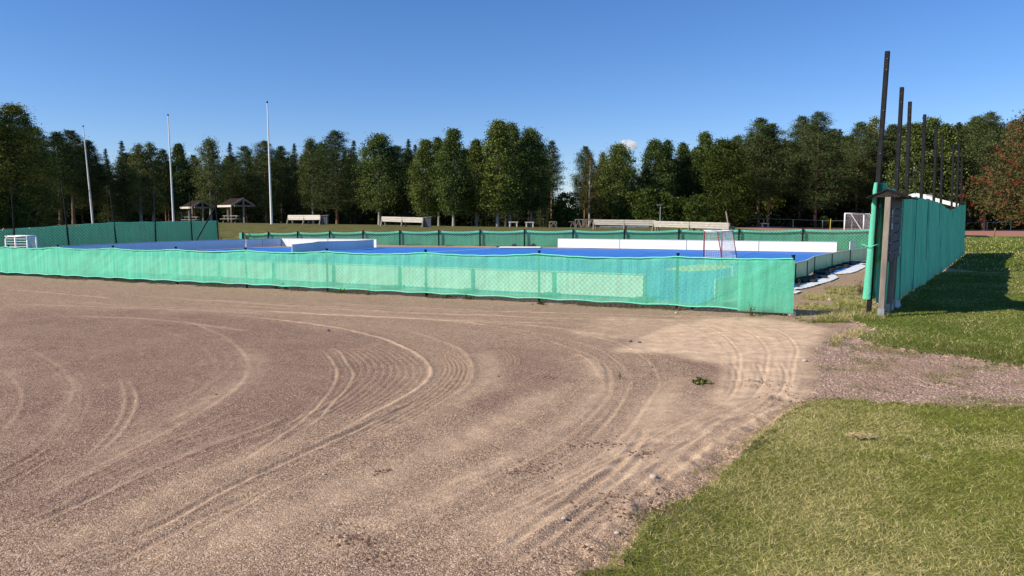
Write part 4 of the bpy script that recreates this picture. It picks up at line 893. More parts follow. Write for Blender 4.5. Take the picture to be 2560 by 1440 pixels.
def tree_proto(name, kind, h, seed, mleaf, mbark, col, col2, **k):
    rs = np.random.RandomState(seed); rnd = random.Random(seed)
    root = bpy.data.objects.new(name, None); COL.objects.link(root); root.empty_display_size = .5
    tm = MB(); Cn, Sn, Dn, Kn = [], [], [], []
    lean = k.get('lean', .02); tr_r = k.get('tr', .016*h)
    pts = []; nn = 9
    for i in range(nn+1):
        z = h*.96*i/nn; pts.append(Vector((math.sin(i*1.1+seed)*lean*h*.35*(i/nn), math.cos(i*.9+seed)*lean*h*.35*(i/nn), z)))
    def trunk_at(z): f = min(max(z/(h*.96), 0), .999)*nn; i = int(f); return pts[i].lerp(pts[i+1], f-i)
    for i in range(nn):
        ra, rb = tr_r*(1-.88*i/nn), tr_r*(1-.88*(i+1)/nn)
        if i == 0: ra *= 1.35
        tm.tube(pts[i]-Vector((0, 0, .3*(i == 0))), pts[i+1], ra, rb, n=8, caps=(i == nn-1))
    if kind == 'broad':
        b0, rad = k['base'], k['rad']; ncl, nl = k['ncl'], k['nl']; pw = k.get('pw', .62); lob = [rnd.uniform(0, 6.28) for _ in range(4)]
        for i in range(ncl):
            t = ((i+rs.rand())/ncl)**k.get('tpow', .9); z = h*(b0+(1-b0)*t); an = rs.rand()*6.283
            prof = (max(math.sin(math.pi*min(1, t*.93+.05)**k.get('skew', .85)), .02))**pw
            Rr = rad*h*prof*(1+.22*math.sin(an*2+lob[0]+t*4)+.16*math.sin(an*3+lob[1]-t*7))
            rr = Rr*(.25+.75*rs.rand()**.42); tp = trunk_at(z)
            c = np.array([tp.x+rr*math.cos(an), tp.y+rr*math.sin(an), z+rs.normal()*.15-.10*rr])
            cr = k.get('cr', .55)*(.6+.8*rs.rand())*(1-.35*t); m = int(nl*(.5+rs.rand())*(1-.3*t))
            off = rs.normal(size=(m, 3))*np.array([cr, cr, cr*.62])
            Cn.append(c+off); sh = k.get('ls', .22)*(.6+.8*rs.rand(m)); Sn.append(sh)
            tone = rs.rand()*.7; Kn.append(np.clip(tone+rs.normal(size=m)*.36, 0, 1))
            if i % 3 == 0: tm.tube(trunk_at(max(z-.28*h*(.3+.5*rs.rand()), h*b0*.8)), tuple(c), tr_r*.16, tr_r*.05, n=4, caps=False)
        C = np.concatenate(Cn); S = np.concatenate(Sn); V, Fq = leaves(C, S, rs, k.get('asp', .75), k.get('up', 0))
    elif kind == 'pine':
        b0 = k['base']; nb = k['nb']
        for i in range(nb):
            t = (i+rs.rand()*.8)/nb; z = h*(b0+(1-b0)*t*.99); an = i*2.4+rs.normal()*.4
            prof = max(0.10, math.sin(math.pi*(t*.72+.27))**.8)*(.72+.56*rs.rand()); Rr = k['rad']*h*prof
            if rs.rand() < .10: Rr *= 1.35
            tp = trunk_at(z); rise = (.35-.45*(1-t))*Rr*.8; dr = np.array([math.cos(an), math.sin(an), 0])
            end = np.array([tp.x, tp.y, z])+dr*Rr+np.array([0, 0, rise]); tm.tube(tp, tuple(end), tr_r*.22*(1-.6*t)+.01, .012, n=4, caps=False)
            ncl = int(3+Rr*2.6)
            for j in range(ncl):
                f = .35+.68*(j+rs.rand())/ncl; sd = np.array([-dr[1], dr[0], 0])*rs.normal()*.22*Rr
                c = np.array([tp.x, tp.y, z])*(1-f)+end*f+sd+np.array([0, 0, .08*Rr*rs.rand()]); m = int(k['nl']*(.6+.8*rs.rand()))
                cr = (.20+.13*Rr)*(.7+.6*rs.rand()); off = rs.normal(size=(m, 3))*np.array([cr, cr, cr*.42])
                Cn.append(c+off); Sn.append(k.get('ls', .34)*(.6+.8*rs.rand(m))); dd = off/np.maximum(np.linalg.norm(off, axis=1, keepdims=True), 1e-3)+np.array([0, 0, .5]); Dn.append(dd)
                tone = rs.rand()*.7; Kn.append(np.clip(tone+rs.normal(size=m)*.32, 0, 1))
        for j in range(k.get('dead', 7)):
            z = h*b0*(.4+.58*rs.rand()); an = rs.rand()*6.28; L = .05*h*(.5+rs.rand()); tp = trunk_at(z); tm.tube(tp, (tp.x+L*math.cos(an), tp.y+L*math.sin(an), z+L*.1), .03, .01, n=4, caps=False)
        C = np.concatenate(Cn); V, Fq = needles(C, np.concatenate(Sn), np.concatenate(Dn), rs)
    else:                                                       # spruce
        b0 = k['base']; nb = k['nb']
        for i in range(nb):
            t = (i+rs.rand())/nb; z = h*(b0+(1-b0)*t); an = i*2.4+rs.normal()*.3; Rr = k['rad']*h*((1-t)**.85+.02)*(.7+.6*rs.rand()); tp = trunk_at(z)
            dr = np.array([math.cos(an), math.sin(an), 0]); end = np.array([tp.x, tp.y, z])+dr*Rr+np.array([0, 0, -.28*Rr*(1-t)+.05])
            tm.tube(tp, tuple(end), .03*(1-t)+.01, .008, n=3, caps=False); ncl = max(2, int(Rr*3.2))
            for j in range(ncl):
                f = .15+.87*(j+rs.rand())/ncl; sd = np.array([-dr[1], dr[0], 0])*rs.normal()*.16*Rr*f
                c = np.array([tp.x, tp.y, z])*(1-f)+end*f+sd; m = int(k['nl']*(.6+.8*rs.rand())); cr = .10+.10*Rr
                off = rs.normal(size=(m, 3))*np.array([cr, cr, cr*.45])+np.array([0, 0, -.05]); Cn.append(c+off); Sn.append(k.get('ls', .26)*(.6+.8*rs.rand(m)))
                Dn.append(np.tile(dr+np.array([0, 0, -.35]), (m, 1))); tone = rs.rand()*.6; Kn.append(np.clip(tone+rs.normal(size=m)*.32, 0, 1))
        top = pts[-1]
        C = np.concatenate(Cn); V, Fq = needles(C, np.concatenate(Sn), np.concatenate(Dn), rs)
    K = np.repeat(np.concatenate(Kn), 4)[:, None]; c = np.array(col)*(1-K)+np.array(col2)*K
    if k.get('col3') is not None:
        q = np.repeat(rs.rand(len(C)) < k.get('p3', .1), 4)[:, None]; c = np.where(q, np.array(k['col3']), c)
    tm.build('trunk', M[mbark], root, smooth=True)
    link('crown', np_mesh('crown', V, Fq, M[mleaf], col=c), root)
    zz = np.sort(V[:, 2]); root['_h'] = float(zz[int(len(zz)*.9985)]); return root, len(Fq)
AS = dict(mleaf='leaf', mbark='bark_pale', col=(.034, .058, .015), col2=(.225, .285, .085))
PI_ = dict(mleaf='needle', mbark='bark_pine', col=(.025, .042, .016), col2=(.15, .19, .068))
SP = dict(mleaf='needle', mbark='bark_dark', col=(.020, .036, .015), col2=(.10, .14, .055))
PRO = {}
def proto(key, *a, **k): PRO[key] = tree_proto(*a, **k)[0]
proto('aspen1', 'aspen_tree', 'broad', 14, 1, base=.16, rad=.19, ncl=300, nl=105, ls=.205, cr=.55, pw=.85, skew=.75, **AS)
proto('aspen2', 'aspen_tree', 'broad', 14, 2, base=.20, rad=.17, ncl=280, nl=105, ls=.205, cr=.5, skew=.68, pw=.9, **AS)
proto('aspen3', 'aspen_tree', 'broad', 14, 33, base=.22, rad=.22, ncl=320, nl=105, ls=.205, cr=.6, skew=.85, pw=.62, **AS)
proto('birch1', 'birch_tree', 'broad', 14, 4, base=.25, rad=.18, ncl=240, nl=85, ls=.18, cr=.5, up=1.2, asp=.6, skew=.68, pw=.85, **dict(AS, col=(.055, .075, .02), col2=(.28, .30, .10)))
proto('birch2', 'birch_tree', 'broad', 14, 5, base=.18, rad=.14, ncl=210, nl=80, ls=.17, cr=.42, up=1.2, asp=.6, skew=.62, pw=.8, **dict(AS, col=(.055, .075, .02), col2=(.28, .30, .10)))
proto('birchy', 'birch_tree', 'broad', 14, 6, base=.22, rad=.15, ncl=130, nl=55, ls=.22, cr=.42, up=1, asp=.6, **dict(AS, col=(.07, .075, .022), col2=(.19, .155, .05)))
proto('birch3', 'birch_tree', 'broad', 14, 64, base=.03, rad=.21, ncl=380, nl=120, ls=.16, cr=.5, up=1.0, asp=.65, skew=.62, pw=.55, **dict(AS, col=(.045, .065, .016), col2=(.27, .29, .085)))
proto('willow', 'willow_tree', 'broad', 12, 7, base=.02, rad=.30, ncl=380, nl=105, ls=.19, cr=.6, skew=.62, pw=.45, **dict(AS, mbark='bark_dark', col=(.026, .046, .010), col2=(.105, .14, .034)))
proto('pine1', 'pine_tree', 'pine', 16, 11, base=.34, rad=.17, nb=70, nl=44, ls=.29, **PI_)
proto('pine2', 'pine_tree', 'pine', 16, 12, base=.26, rad=.20, nb=80, nl=42, ls=.29, **PI_)
proto('pine3', 'pine_tree', 'pine', 16, 13, base=.44, rad=.13, nb=46, nl=32, **PI_)
proto('pine4', 'pine_tree', 'pine', 16, 14, base=.18, rad=.22, nb=86, nl=40, ls=.29, **PI_)
proto('spruce1', 'spruce_tree', 'spruce', 14, 21, base=.06, rad=.17, nb=150, nl=16, **SP)
proto('spruce2', 'spruce_tree', 'spruce', 14, 22, base=.10, rad=.13, nb=130, nl=16, **SP)
proto('bush', 'green_shrub', 'broad', 5, 25, base=.02, rad=.42, ncl=110, nl=60, ls=.24, cr=.42, skew=.7, pw=.4, **dict(AS, mbark='bark_dark', col=(.035, .060, .012), col2=(.12, .155, .04)))
used_p = set(); rt = random.Random(77)
def put_tree(key, x, y, H, W=1.0, label=None, cat='tree', group=None, z=None):
    o = PRO[key]
    if key in used_p: o = copy_tree(o)
    else: used_p.add(key)
    hp = PRO[key]['_h']; s = H/hp
    o.location = (x, y, (gz(x, y) if z is None else z)-.1); o.rotation_euler = (0, 0, rt.uniform(0, 6.28)); o.scale = (s*W, s*W, s)
    tag(o, label, cat, group); return o
# front row: (pixel x, top pixel y, distance, species, width factor, label)
FR = [(-60, 240, 58, 'birch3', 1.2, 'big pale green birch at the far left edge, partly outside the picture'), (28, 262, 60, 'birch3', 1.1, 'tall loose birch nearest on the far left'), (84, 318, 64, 'birch3', .95, 'rounded olive birch-like tree just left of the first flagpole'),
 (140, 330, 78, 'pine3', 1.2, 'slim pine with bare reddish trunk left of the first flagpole'), (172, 326, 82, 'pine1', 1.1, 'tall dark pine immediately left of the first flagpole'), (222, 352, 84, 'pine2', .8, 'dark pine crossed by the first flagpole'),
 (264, 372, 88, 'spruce2', .9, 'thin see-through spruce with sky on both sides'), (303, 353, 86, 'spruce1', .95, 'dense pointed spruce between the first two flagpoles'), (345, 360, 86, 'birch2', 1.1, 'left stem of the double-topped birch between the flagpoles'), (375, 357, 87, 'birch2', 1.1, 'right stem of the double-topped birch between the flagpoles'),
 (408, 374, 92, 'pine2', .7, 'small pine just left of the second flagpole'), (447, 360, 88, 'aspen2', .8, 'tree just right of the second flagpole, above the left shelter'), (482, 388, 92, 'pine1', .8, 'short dark pine between the second flagpole and the shelters'), (520, 346, 87, 'birch1', 1.0, 'light green birch with white trunk behind the gap of the two shelters'),
 (574, 357, 92, 'spruce1', .9, 'spruce standing directly behind the right shelter'), (612, 366, 92, 'pine4', .8, 'broad dark pine behind the right shelter roof edge'), (660, 353, 90, 'pine4', .85, 'dark broad pine behind the third flagpole'), (700, 366, 95, 'pine1', .8, 'dark pine just right of the third flagpole'),
 (735, 360, 92, 'spruce1', .9, 'spruce tip above the left bench'), (778, 346, 90, 'birch1', .85, 'drooping birch above the right half of the left bench'), (838, 328, 88, 'pine4', .95, 'big dome-shaped pine just right of the left bench'), (884, 352, 94, 'spruce2', 1.1, 'narrow spruce between two big round crowns'),
 (945, 336, 86, 'aspen3', 1.0, 'round lit crown left of the middle bench'), (1020, 349, 88, 'spruce1', 1.0, 'spruce tip above the middle bench'), (1063, 350, 80, 'aspen1', .85, 'first aspen of the bright row, right behind the middle bench'), (1095, 345, 84, 'aspen2', .8, 'second aspen of the bright row'),
 (1132, 323, 78, 'aspen1', .85, 'aspen with pointed top in the middle of the bright row'), (1190, 350, 82, 'aspen2', .9, 'lower aspen left of the tallest crown'), (1243, 302, 78, 'aspen1', .95, 'tallest aspen of the wood, left of centre of the gap'), (1275, 308, 82, 'aspen3', .7, 'aspen merged with the right side of the tallest crown'),
 (1328, 322, 84, 'aspen3', .85, 'dark aspen next to the sky gap'), (1380, 352, 90, 'pine3', .75, 'lone slim pine with red trunk standing against the sky gap'),
 (1463, 366, 96, 'pine1', .7, 'pine at the left edge of the clump right of the sky gap'), (1475, 385, 90, 'birchy', .9, 'yellowing birch in front of the pine at the sky gap'), (1506, 380, 92, 'birch2', .8, 'thin see-through birch beside the yellowing one'), (1548, 360, 90, 'aspen3', .88, 'dense round tree directly below the white cloud'),
 (1640, 350, 92, 'aspen3', .85, 'left tree of the bright group above the long benches'), (1668, 352, 94, 'aspen2', .8, 'middle tree of the bright group above the long benches'), (1708, 358, 96, 'aspen2', .8, 'right, darker tree of the bright group above the long benches'), (1765, 331, 98, 'aspen1', .75, 'loose light aspen rising behind the dark dome'),
 (1812, 348, 92, 'willow', 1.02, 'dark dome-shaped tree leafy to the ground above the nearest bench'), (1845, 340, 100, 'pine2', .8, 'pine between the dark dome and the first red-trunked pine'), (1903, 297, 98, 'pine2', .95, 'first big pine right of the dark dome, two lit trunks'), (1928, 310, 99, 'pine1', .9, 'pine with leaning trunk close to the first big pine'),
 (1968, 352, 110, 'pine1', .9, 'recessed dark pine between two big pines'), (2008, 291, 104, 'pine1', .85, 'slender tall pine left of the broadest one'), (2048, 281, 98, 'pine4', .78, 'broadest and tallest pine left of the tall black posts'), (2100, 325, 106, 'spruce1', 1, 'lower conifer right of the broadest pine'),
 (2150, 306, 104, 'pine2', .82, 'pine with bare dead twigs left of the notice board'), (2186, 294, 106, 'birch2', .9, 'narrow birch just left of the first black post'), (2228, 312, 106, 'pine1', .8, 'pine between the first two black posts'), (2262, 322, 104, 'spruce1', 1.0, 'spruce behind the second black post'),
 (2292, 310, 92, 'aspen2', 1.0, 'lit leafy tree behind the third black post'), (2328, 296, 94, 'aspen1', .8, 'tall lit leafy tree behind the fourth black post'), (2362, 312, 92, 'aspen2', 1.0, 'leafy tree behind the last black posts'), (2400, 306, 100, 'spruce1', 1.1, 'spruce right of the last black post'),
 (2438, 292, 100, 'pine1', .85, 'ragged pine left of the berry tree'), (2475, 282, 92, 'pine4', .85, 'broad pine partly hidden by the berry tree'), (2540, 300, 100, 'pine2', .9, 'pine hidden behind the berry tree'), (2620, 290, 100, 'pine2', .9, 'pine outside the right edge behind the berry tree')]
for px_, py_, y, key, W, lb_ in FR:
    T_ = D(px_, py_, y); g = gz(T_.x, y); put_tree(key, T_.x, y, T_.z-g+.1, W*1.1, lb_)
# low young trees along the wood's edge
EG = [(1412, 480, 84, 'bush', 'young leafy shrub at the foot of the sky gap'), (1440, 448, 88, 'spruce1', 'young spruce in the sky gap'), (1395, 500, 92, 'bush', 'low shrub in front of the lone slim pine'), (1352, 470, 95, 'spruce2', 'young spruce left of the lone slim pine'), (1500, 470, 90, 'spruce1', 'short dark spruce below the yellowing birch'), (1590, 478, 88, 'bush', 'first bright bush above the long benches'),
 (1625, 470, 86, 'bush', 'second bright bush above the long benches'), (1665, 480, 86, 'bush', 'bright bush behind the lamp post'), (1700, 492, 87, 'bush', 'small bush left of the rusty one'), (1742, 485, 84, 'bush', 'bright bush at the left foot of the dark dome'), (1560, 500, 90, 'bush', 'bush right of the short dark spruce'), (2060, 540, 96, 'bush', 'low juniper-like bush at a pine foot beside the football goal'),
 (1720, 450, 95, 'birchy', 'rusty-tinged young tree above the long benches'), (60, 500, 62, 'bush', 'leafy bush under the far left birch'), (110, 505, 66, 'bush', 'leafy bush between the far left birch and the pines'), (20, 480, 58, 'bush', 'leafy bush at the far left edge'), (2300, 470, 98, 'bush', 'bush behind the red hut'), (2545, 510, 96, 'bush', 'bush under the berry tree')]
for px_, py_, y, key, lb_ in EG:
    T_ = D(px_, py_, y); put_tree(key, T_.x, y, T_.z-gz(T_.x, y)+.1, 1.0 if key == 'bush' else 1, lb_, 'shrub' if key == 'bush' else 'tree')
# back rows that close the wood
sil_x = [-300, 0, 60, 120, 170, 240, 300, 345, 410, 450, 490, 530, 600, 665, 730, 840, 885, 945, 1000, 1060, 1130, 1190, 1250, 1330, 1362, 1378, 1395, 1445, 1462, 1510, 1550, 1590, 1640, 1700, 1765, 1830, 1900, 1970, 2050, 2100, 2200, 2300, 2450, 2560, 2900]
sil_y = [250, 290, 330, 365, 350, 385, 385, 385, 392, 380, 400, 375, 375, 372, 378, 350, 372, 355, 372, 362, 345, 368, 325, 340, 372, 470, 515, 500, 400, 400, 375, 440, 375, 375, 352, 365, 320, 345, 300, 335, 312, 315, 300, 300, 280]
ks = ['pine2', 'spruce1', 'pine1', 'spruce2', 'pine4', 'spruce1', 'aspen2', 'spruce2']
def back_rows(rows, label, grp):
    for y0, step, dy in rows:
        px_ = -320
        while px_ < 2900:
            px_ += step*rt.uniform(.7, 1.3); y = y0+rt.uniform(-4, 4); gap = 1362 < px_ < 1455
            T_ = D(px_, np.interp(px_, sil_x, sil_y)+rt.uniform(-6, 22)+dy, y*(1.12 if px_ > 1750 else 1)); y = T_.y
            key = rt.choice(ks); put_tree(key, T_.x, y, max(3, T_.z-gz(T_.x, y)+.1), rt.uniform(.9, 1.25), label, 'tree', grp)
back_rows([(100, 40, 2), (108, 42, 10)], 'dark tree deep inside the shaded back of the wood', 'trees in the shaded back of the wood')
back_rows([(118, 56, 18)], 'dark tree deep inside the shaded back of the wood', 'trees in the shaded back of the wood')
# undergrowth and far foliage that stop the light between the trunks
rs = np.random.RandomState(5)
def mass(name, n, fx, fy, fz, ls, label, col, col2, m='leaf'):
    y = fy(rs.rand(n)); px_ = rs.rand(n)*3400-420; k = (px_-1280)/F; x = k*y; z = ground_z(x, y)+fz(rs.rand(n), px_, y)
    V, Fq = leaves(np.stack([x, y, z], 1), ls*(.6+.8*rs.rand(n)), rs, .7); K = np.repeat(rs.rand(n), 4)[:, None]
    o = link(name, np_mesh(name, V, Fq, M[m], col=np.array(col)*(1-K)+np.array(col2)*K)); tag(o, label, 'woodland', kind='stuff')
def hz(r, px_, y):
    top = (545-(np.interp(px_, sil_x, sil_y)+55))/F*y+CAMZ; cl = .55+.45*vnoise(px_, y, .03, 8, 2); return np.maximum(r*top*cl, .2)
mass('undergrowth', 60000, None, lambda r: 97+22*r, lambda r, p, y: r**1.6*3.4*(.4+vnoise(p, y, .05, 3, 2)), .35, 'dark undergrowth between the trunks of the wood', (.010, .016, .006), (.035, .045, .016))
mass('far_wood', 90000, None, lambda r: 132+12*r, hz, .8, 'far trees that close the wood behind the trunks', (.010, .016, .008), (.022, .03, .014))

# rowan with berries at the right edge
rw = bpy.data.objects.new('rowan_tree', None); COL.objects.link(rw); rw.location = (26.6, 35, 0)
tag(rw, 'rowan tree full of red berries reaching in from the right edge', 'tree')
rr_ = np.random.RandomState(8); base = np.array([26.6, 35, 0.])
tm = MB(); tm.path([(26.6, 35, -.1), (26.5, 35, 1.2), (26.3, 35.1, 2.4)], [.17, .15, .13], 8)
Cn, Bn, Kn = [], [], []
for i in range(400):
    t = rr_.rand(); an = rr_.rand()*6.283; z = 1.9+5.6*t; Rr = 4.05*max(.1, math.sin(math.pi*(t*.78+.2)))**.75*(1+.15*math.sin(an*3+t*5)); r_ = Rr*(.3+.7*rr_.rand()**.4)
    c = base+np.array([r_*math.cos(an), r_*math.sin(an), z-.10*r_]); m = rr_.randint(90, 160)
    off = rr_.normal(size=(m, 3))*np.array([.30, .30, .20]); off[:, 2] -= .12*np.abs(off[:, 0]); Cn.append(c+off); Kn.append(np.clip(rr_.rand()*.7+rr_.normal(size=m)*.25, 0, 1))
    if i % 7 == 0 and r_ < 2.6: q_ = base+np.array([-.3+.35*(c[0]-base[0])+rr_.normal()*.2, .1+.35*(c[1]-base[1])+rr_.normal()*.2, 2.2+.55*(z-2.2)]); tm.path([(26.3, 35.1, 2.0+.5*t), tuple(q_), tuple(c)], [.07, .04, .012], 5)
    for b in range((1 if rr_.rand() < .8 else 2)): Bn.append(c+rr_.normal(size=3)*np.array([.32, .32, .2])+(c-base-np.array([0, 0, z]))*.06)
C = np.concatenate(Cn); K = np.repeat(np.concatenate(Kn), 4)[:, None]; V, Fq = leaves(C-base, np.full(len(C), .135)*(.6+.8*rr_.rand(len(C))), rr_, .42, .8)
col = np.array((.045, .055, .024))*(1-K)+np.array((.13, .13, .06))*K; q = np.repeat(rr_.rand(len(C)) < .22, 4)[:, None]; col = np.where(q, np.array((.15, .08, .04)), col)
tm.build('trunk', M['bark_pale'], rw, smooth=True); link('crown', np_mesh('crown', V, Fq, M['leaf'], col=col), rw)
Bc = np.concatenate([np.array(b)+rr_.normal(size=(12, 3))*.045 for b in Bn])-base
oc = np.array([(1, 0, 0), (-1, 0, 0), (0, 1, 0), (0, -1, 0), (0, 0, 1), (0, 0, -1)])*.026; of = np.array([(0, 2, 4), (2, 1, 4), (1, 3, 4), (3, 0, 4), (2, 0, 5), (1, 2, 5), (3, 1, 5), (0, 3, 5)])
V = (Bc[:, None]+oc[None]).reshape(-1, 3); Fq = (np.arange(len(Bc))[:, None, None]*6+of[None]).reshape(-1, 3); link('berries', np_mesh('berries', V, Fq, M['berry']), rw)

# ------------------------------------------------------------ hut and far furniture
hp = D(2280, 484, 62); hl = D(2176, 515, 63.6); hr = D(2386, 511, 60.4); g = gz(hp.x, 62)
hut = empty('wooden_hut', (hp.x, 62, g), 'dark red wooden hut with white gable boards behind the tall green fence', 'hut')
gy = lambda x: 62-(x-hp.x)*.45
wl, wr_ = Vector((hl.x+1.55, gy(hl.x+1.55), 0)), Vector((hr.x-.75, gy(hr.x-.75), 0)); dp = Vector((4.0, 6.5, 0))
def roof_z(x): return hp.z-.28-(hp.z-hl.z)*(abs(x-hp.x)/(hp.x-hl.x) if x < hp.x else (x-hp.x)/(hr.x-hp.x)*(hp.z-hr.z)/(hp.z-hl.z))
mb = MB(); a = [Vector((wl.x, wl.y, -.1)), Vector((wr_.x, wr_.y, -.1)), Vector((wr_.x, wr_.y, roof_z(wr_.x))), Vector((hp.x, 62, hp.z-.28)), Vector((wl.x, wl.y, roof_z(wl.x)))]; mb.prism(a, [p+dp for p in a]); mb.build('wall', M['red_wall'], hut)
for e in (hl, hr):
    mb = MB(); o_ = Vector((0, -.5, 0)); t_ = Vector((0, 0, .07)); mb.prism([hp+o_-t_, e+o_-t_, e+o_, hp+o_], [hp+dp-t_, e+dp-t_, e+dp, hp+dp]); mb.build('roof', M['roof_felt'], hut)
    mb = MB(); mb.bar(hp+o_*1.06-Vector((0, 0, .11)), e+o_*1.06-Vector((0, 0, .11)), .05, .30); mb.build('gable_board', M['white_paint'], hut)
for x in (wl.x, wr_.x-.12): mb = MB(); mb.box((x+.06, gy(x+.06)-.06, (roof_z(x))/2-.1), (.26, .1, roof_z(x)+.05)); mb.build('corner_board', M['white_paint'], hut)
mb = MB(); c = D(2318, 486.5, 66); mb.bar(c+Vector((-.3, 0, -.06)), c+Vector((.4, 0, -.14)), .5, .16); mb.tube(c+Vector((0, 0, -.8)), c, .1, n=8); mb.build('vent', M['white_paint'], hut)
def lamp(px_, py_t, y, lbl, m='galv', hd=True):
    T_ = D(px_, py_t, y); g = gz(T_.x, y); r = empty('street_lamp', (T_.x, y, g), lbl, 'lamp post'); mb = MB(); mb.tube((T_.x, y, g-.1), T_, .06, .04, n=8); mb.build('pole', M[m], r)
    mb = MB(); mb.box((T_.x-.12, y, T_.z+.02), (.5, .2, .08)); mb.build('lamp_head', M[m], r, bevel=.02)
lamp(1651, 513, 78, 'thin pale lamp post behind the long benches'); lamp(1368, 523, 74, 'dark slim lamp post at the foot of the sky gap', 'post')
# rail fences at the edge of the wood and along the track
def rail(name, px0, px1, y0, y1, hgt, label, n, m='galv', rails=(1.0, .12)):
    r = empty(name, D((px0+px1)/2, 565, (y0+y1)/2), label, 'fence'); r.location.z = 0; prev = None
    for i in range(n+1):
        f = i/n; y = y0+(y1-y0)*f; k = (px0+(px1-px0)*f-1280)/F; x = k*y; g = gz(x, y); mb = MB(); mb.tube((x, y, g-.1), (x, y, g+hgt), .05, n=6); mb.build('post', M[m], r)
        if prev:
            for q in rails: mb = MB(); mb.tube((prev[0], prev[1], prev[2]+hgt*q-.02), (x, y, g+hgt*q-.02), .025, n=4); mb.build('rail', M[m], r)
        prev = (x, y, g)
rail('rail_fence', 1760, 2200, 93, 96, 1.1, 'thin grey rail fence between the track and the big pines', 6)
rail('rail_fence', 2404, 2760, 94, 92, 1.05, 'thin rail fence beyond the red track at the right', 6)
rail('rail_fence', 1180, 1500, 86, 88, 1.0, 'low dark rail fence in the shade at the foot of the aspens', 9, 'wood_grey')
def stick(name, a, b, m, lbl, cat, r=.05): mb = MB(); mb.tube(a, b, r, n=6); mb.box((a.x, a.y, a.z+.03), (r*3, r*3, .06)); o = mb.build(name, M[m]); tag(o, lbl, cat)
a = D(2075, 574, 74); a.z = gz(a.x, a.y); stick('marker_pole', a, D(2077, 547, 74), 'yellow', 'yellow marker pole left of the football goal', 'pole', .03)
a = G(2484, 596); stick('wooden_stake', a, D(2488.5, 570, a.y), 'red_steel' if 0 else 'bark_pine', 'reddish wooden stake leaning at the near edge of the red track', 'stake', .05)
a = D(1822, 566, 88); a.z = gz(a.x, a.y); stick('tree_snag', a, D(1815, 528, 88), 'bark_pale', 'pale bare snag above the right end of the nearest bench', 'snag', .09)
# white low benches, frames and training racks in front of the wood
def low_bench(px_, py_, y, w, lbl):
    c = D(px_, py_, y); g = gz(c.x, y); r = empty('low_bench', (c.x, y, g), lbl, 'bench'); mb = MB(); mb.box((c.x, y, g+.5), (w, .4, .09)); mb.build('seat', M['wood_white'], r)
    for s in (-.36, .36): mb = MB(); mb.box((c.x+s*w, y, g+.23), (.12, .35, .48)); mb.build('leg', M['wood_white'], r)
low_bench(1283, 568, 76, 1.0, 'low white bench seat, left one under the tallest aspen'); low_bench(1324, 568, 74, .9, 'low white bench seat, right one under the dark aspen'); low_bench(1912, 563, 92, 1.0, 'small white bench behind the rail at the pines')
def frame(px0, px1, pyt, y, lbl, ladder=0, m='wood_grey'):
    a = D(px0, pyt, y); b = D(px1, pyt, y); g = gz(a.x, y); r = empty('training_frame', ((a.x+b.x)/2, y, g), lbl, 'training frame')
    mb = MB(); mb.bar(a, b, .1, .1); mb.build('top_bar', M[m], r); L = b.x-a.x; n = 2+ladder
    for i in range(n+1): mb = MB(); x = a.x+L*i/n; mb.box((x, y, (a.z+g)/2), (.09, .09, a.z-g)); mb.build('post', M[m], r)
    for i in range(max(1, ladder)):
        mb = MB(); x = a.x+L*(i+.1)/max(1, ladder); mb.bar((x, y-.1, g+.1), (x+L/max(1, ladder)*.45, y-.1, a.z-.1), .07, .07); mb.bar((x+L/max(1, ladder)*.5, y-.1, a.z-.1), (x+L/max(1, ladder)*.9, y-.1, g+.1), .07, .07); mb.build('brace', M[m], r)
frame(1374, 1391, 554.5, 73, 'small wooden upright frame right of the dark lamp post', 0); frame(1438, 1485, 549, 72, 'long wooden climbing frame with crossed braces left of the long benches', 3)
frame(1500, 1622, 566, 74, 'low trestle frame seen under the long bench', 4, 'galv')
for i, px_ in enumerate((1432, 1446, 1460)):
    c = D(px_, 571, 71); g = gz(c.x, 71); mb = MB()
    for k in (-1, 1): mb.bar((c.x+k*.25, 71, g), (c.x, 71.05, g+.6), .05, .05)
    mb.bar((c.x-.4, 71.02, g+.58), (c.x+.4, 71.02, g+.58), .08, .05); o = mb.build('trestle', M['wood_grey']); tag(o, 'small wooden trestle standing before the climbing frame', 'trestle', 'trestles by the climbing frame')
# clouds: heaps of small puffs far beyond the wood
def cloud(px_, py_, y, w, h, n, lbl, seed, flat=0):
    r_ = random.Random(seed); c = D(px_, py_, y); V = []; Fq = []; ico = bpy.data.meshes.new('t'); import bmesh
    bm = bmesh.new(); bmesh.ops.create_icosphere(bm, subdivisions=3, radius=1); vs = np.array([v.co[:] for v in bm.verts]); fs = np.array([[v.index for v in f.verts] for f in bm.faces]); bm.free(); bpy.data.meshes.remove(ico)
    for i in range(n):
        f = r_.uniform(-1, 1); s = h*(.55-.35*abs(f))*r_.uniform(.5, 1); o_ = np.array([c.x+f*w+r_.gauss(0, .05)*w, c.y+r_.gauss(0, .3)*w, c.z+r_.uniform(-.3, .75)*h*(1-abs(f)*.8)])
        k = len(V)*len(vs); nn = 1+.35*(vnoise(vs[:, 0]*3+i, vs[:, 1]*3+vs[:, 2]*2, 1.3, seed, 3)-.5)*2; V.append(vs*s*nn[:, None]*np.array([1.15, 1, .8])+o_-np.array(c)); Fq.append(fs+k)
    o = link('cloud', np_mesh('cloud', np.concatenate(V), np.concatenate(Fq), M['cloudw'], smooth=True)); o.location = c; tag(o, lbl, 'cloud')
cloud(1566, 369, 2400, 31, 31, 40, 'small bright white cumulus cloud just above the round tree', 3)
cloud(474, 387, 2600, 7, 12, 9, 'tiny white cloud tip between treetops on the left', 5)
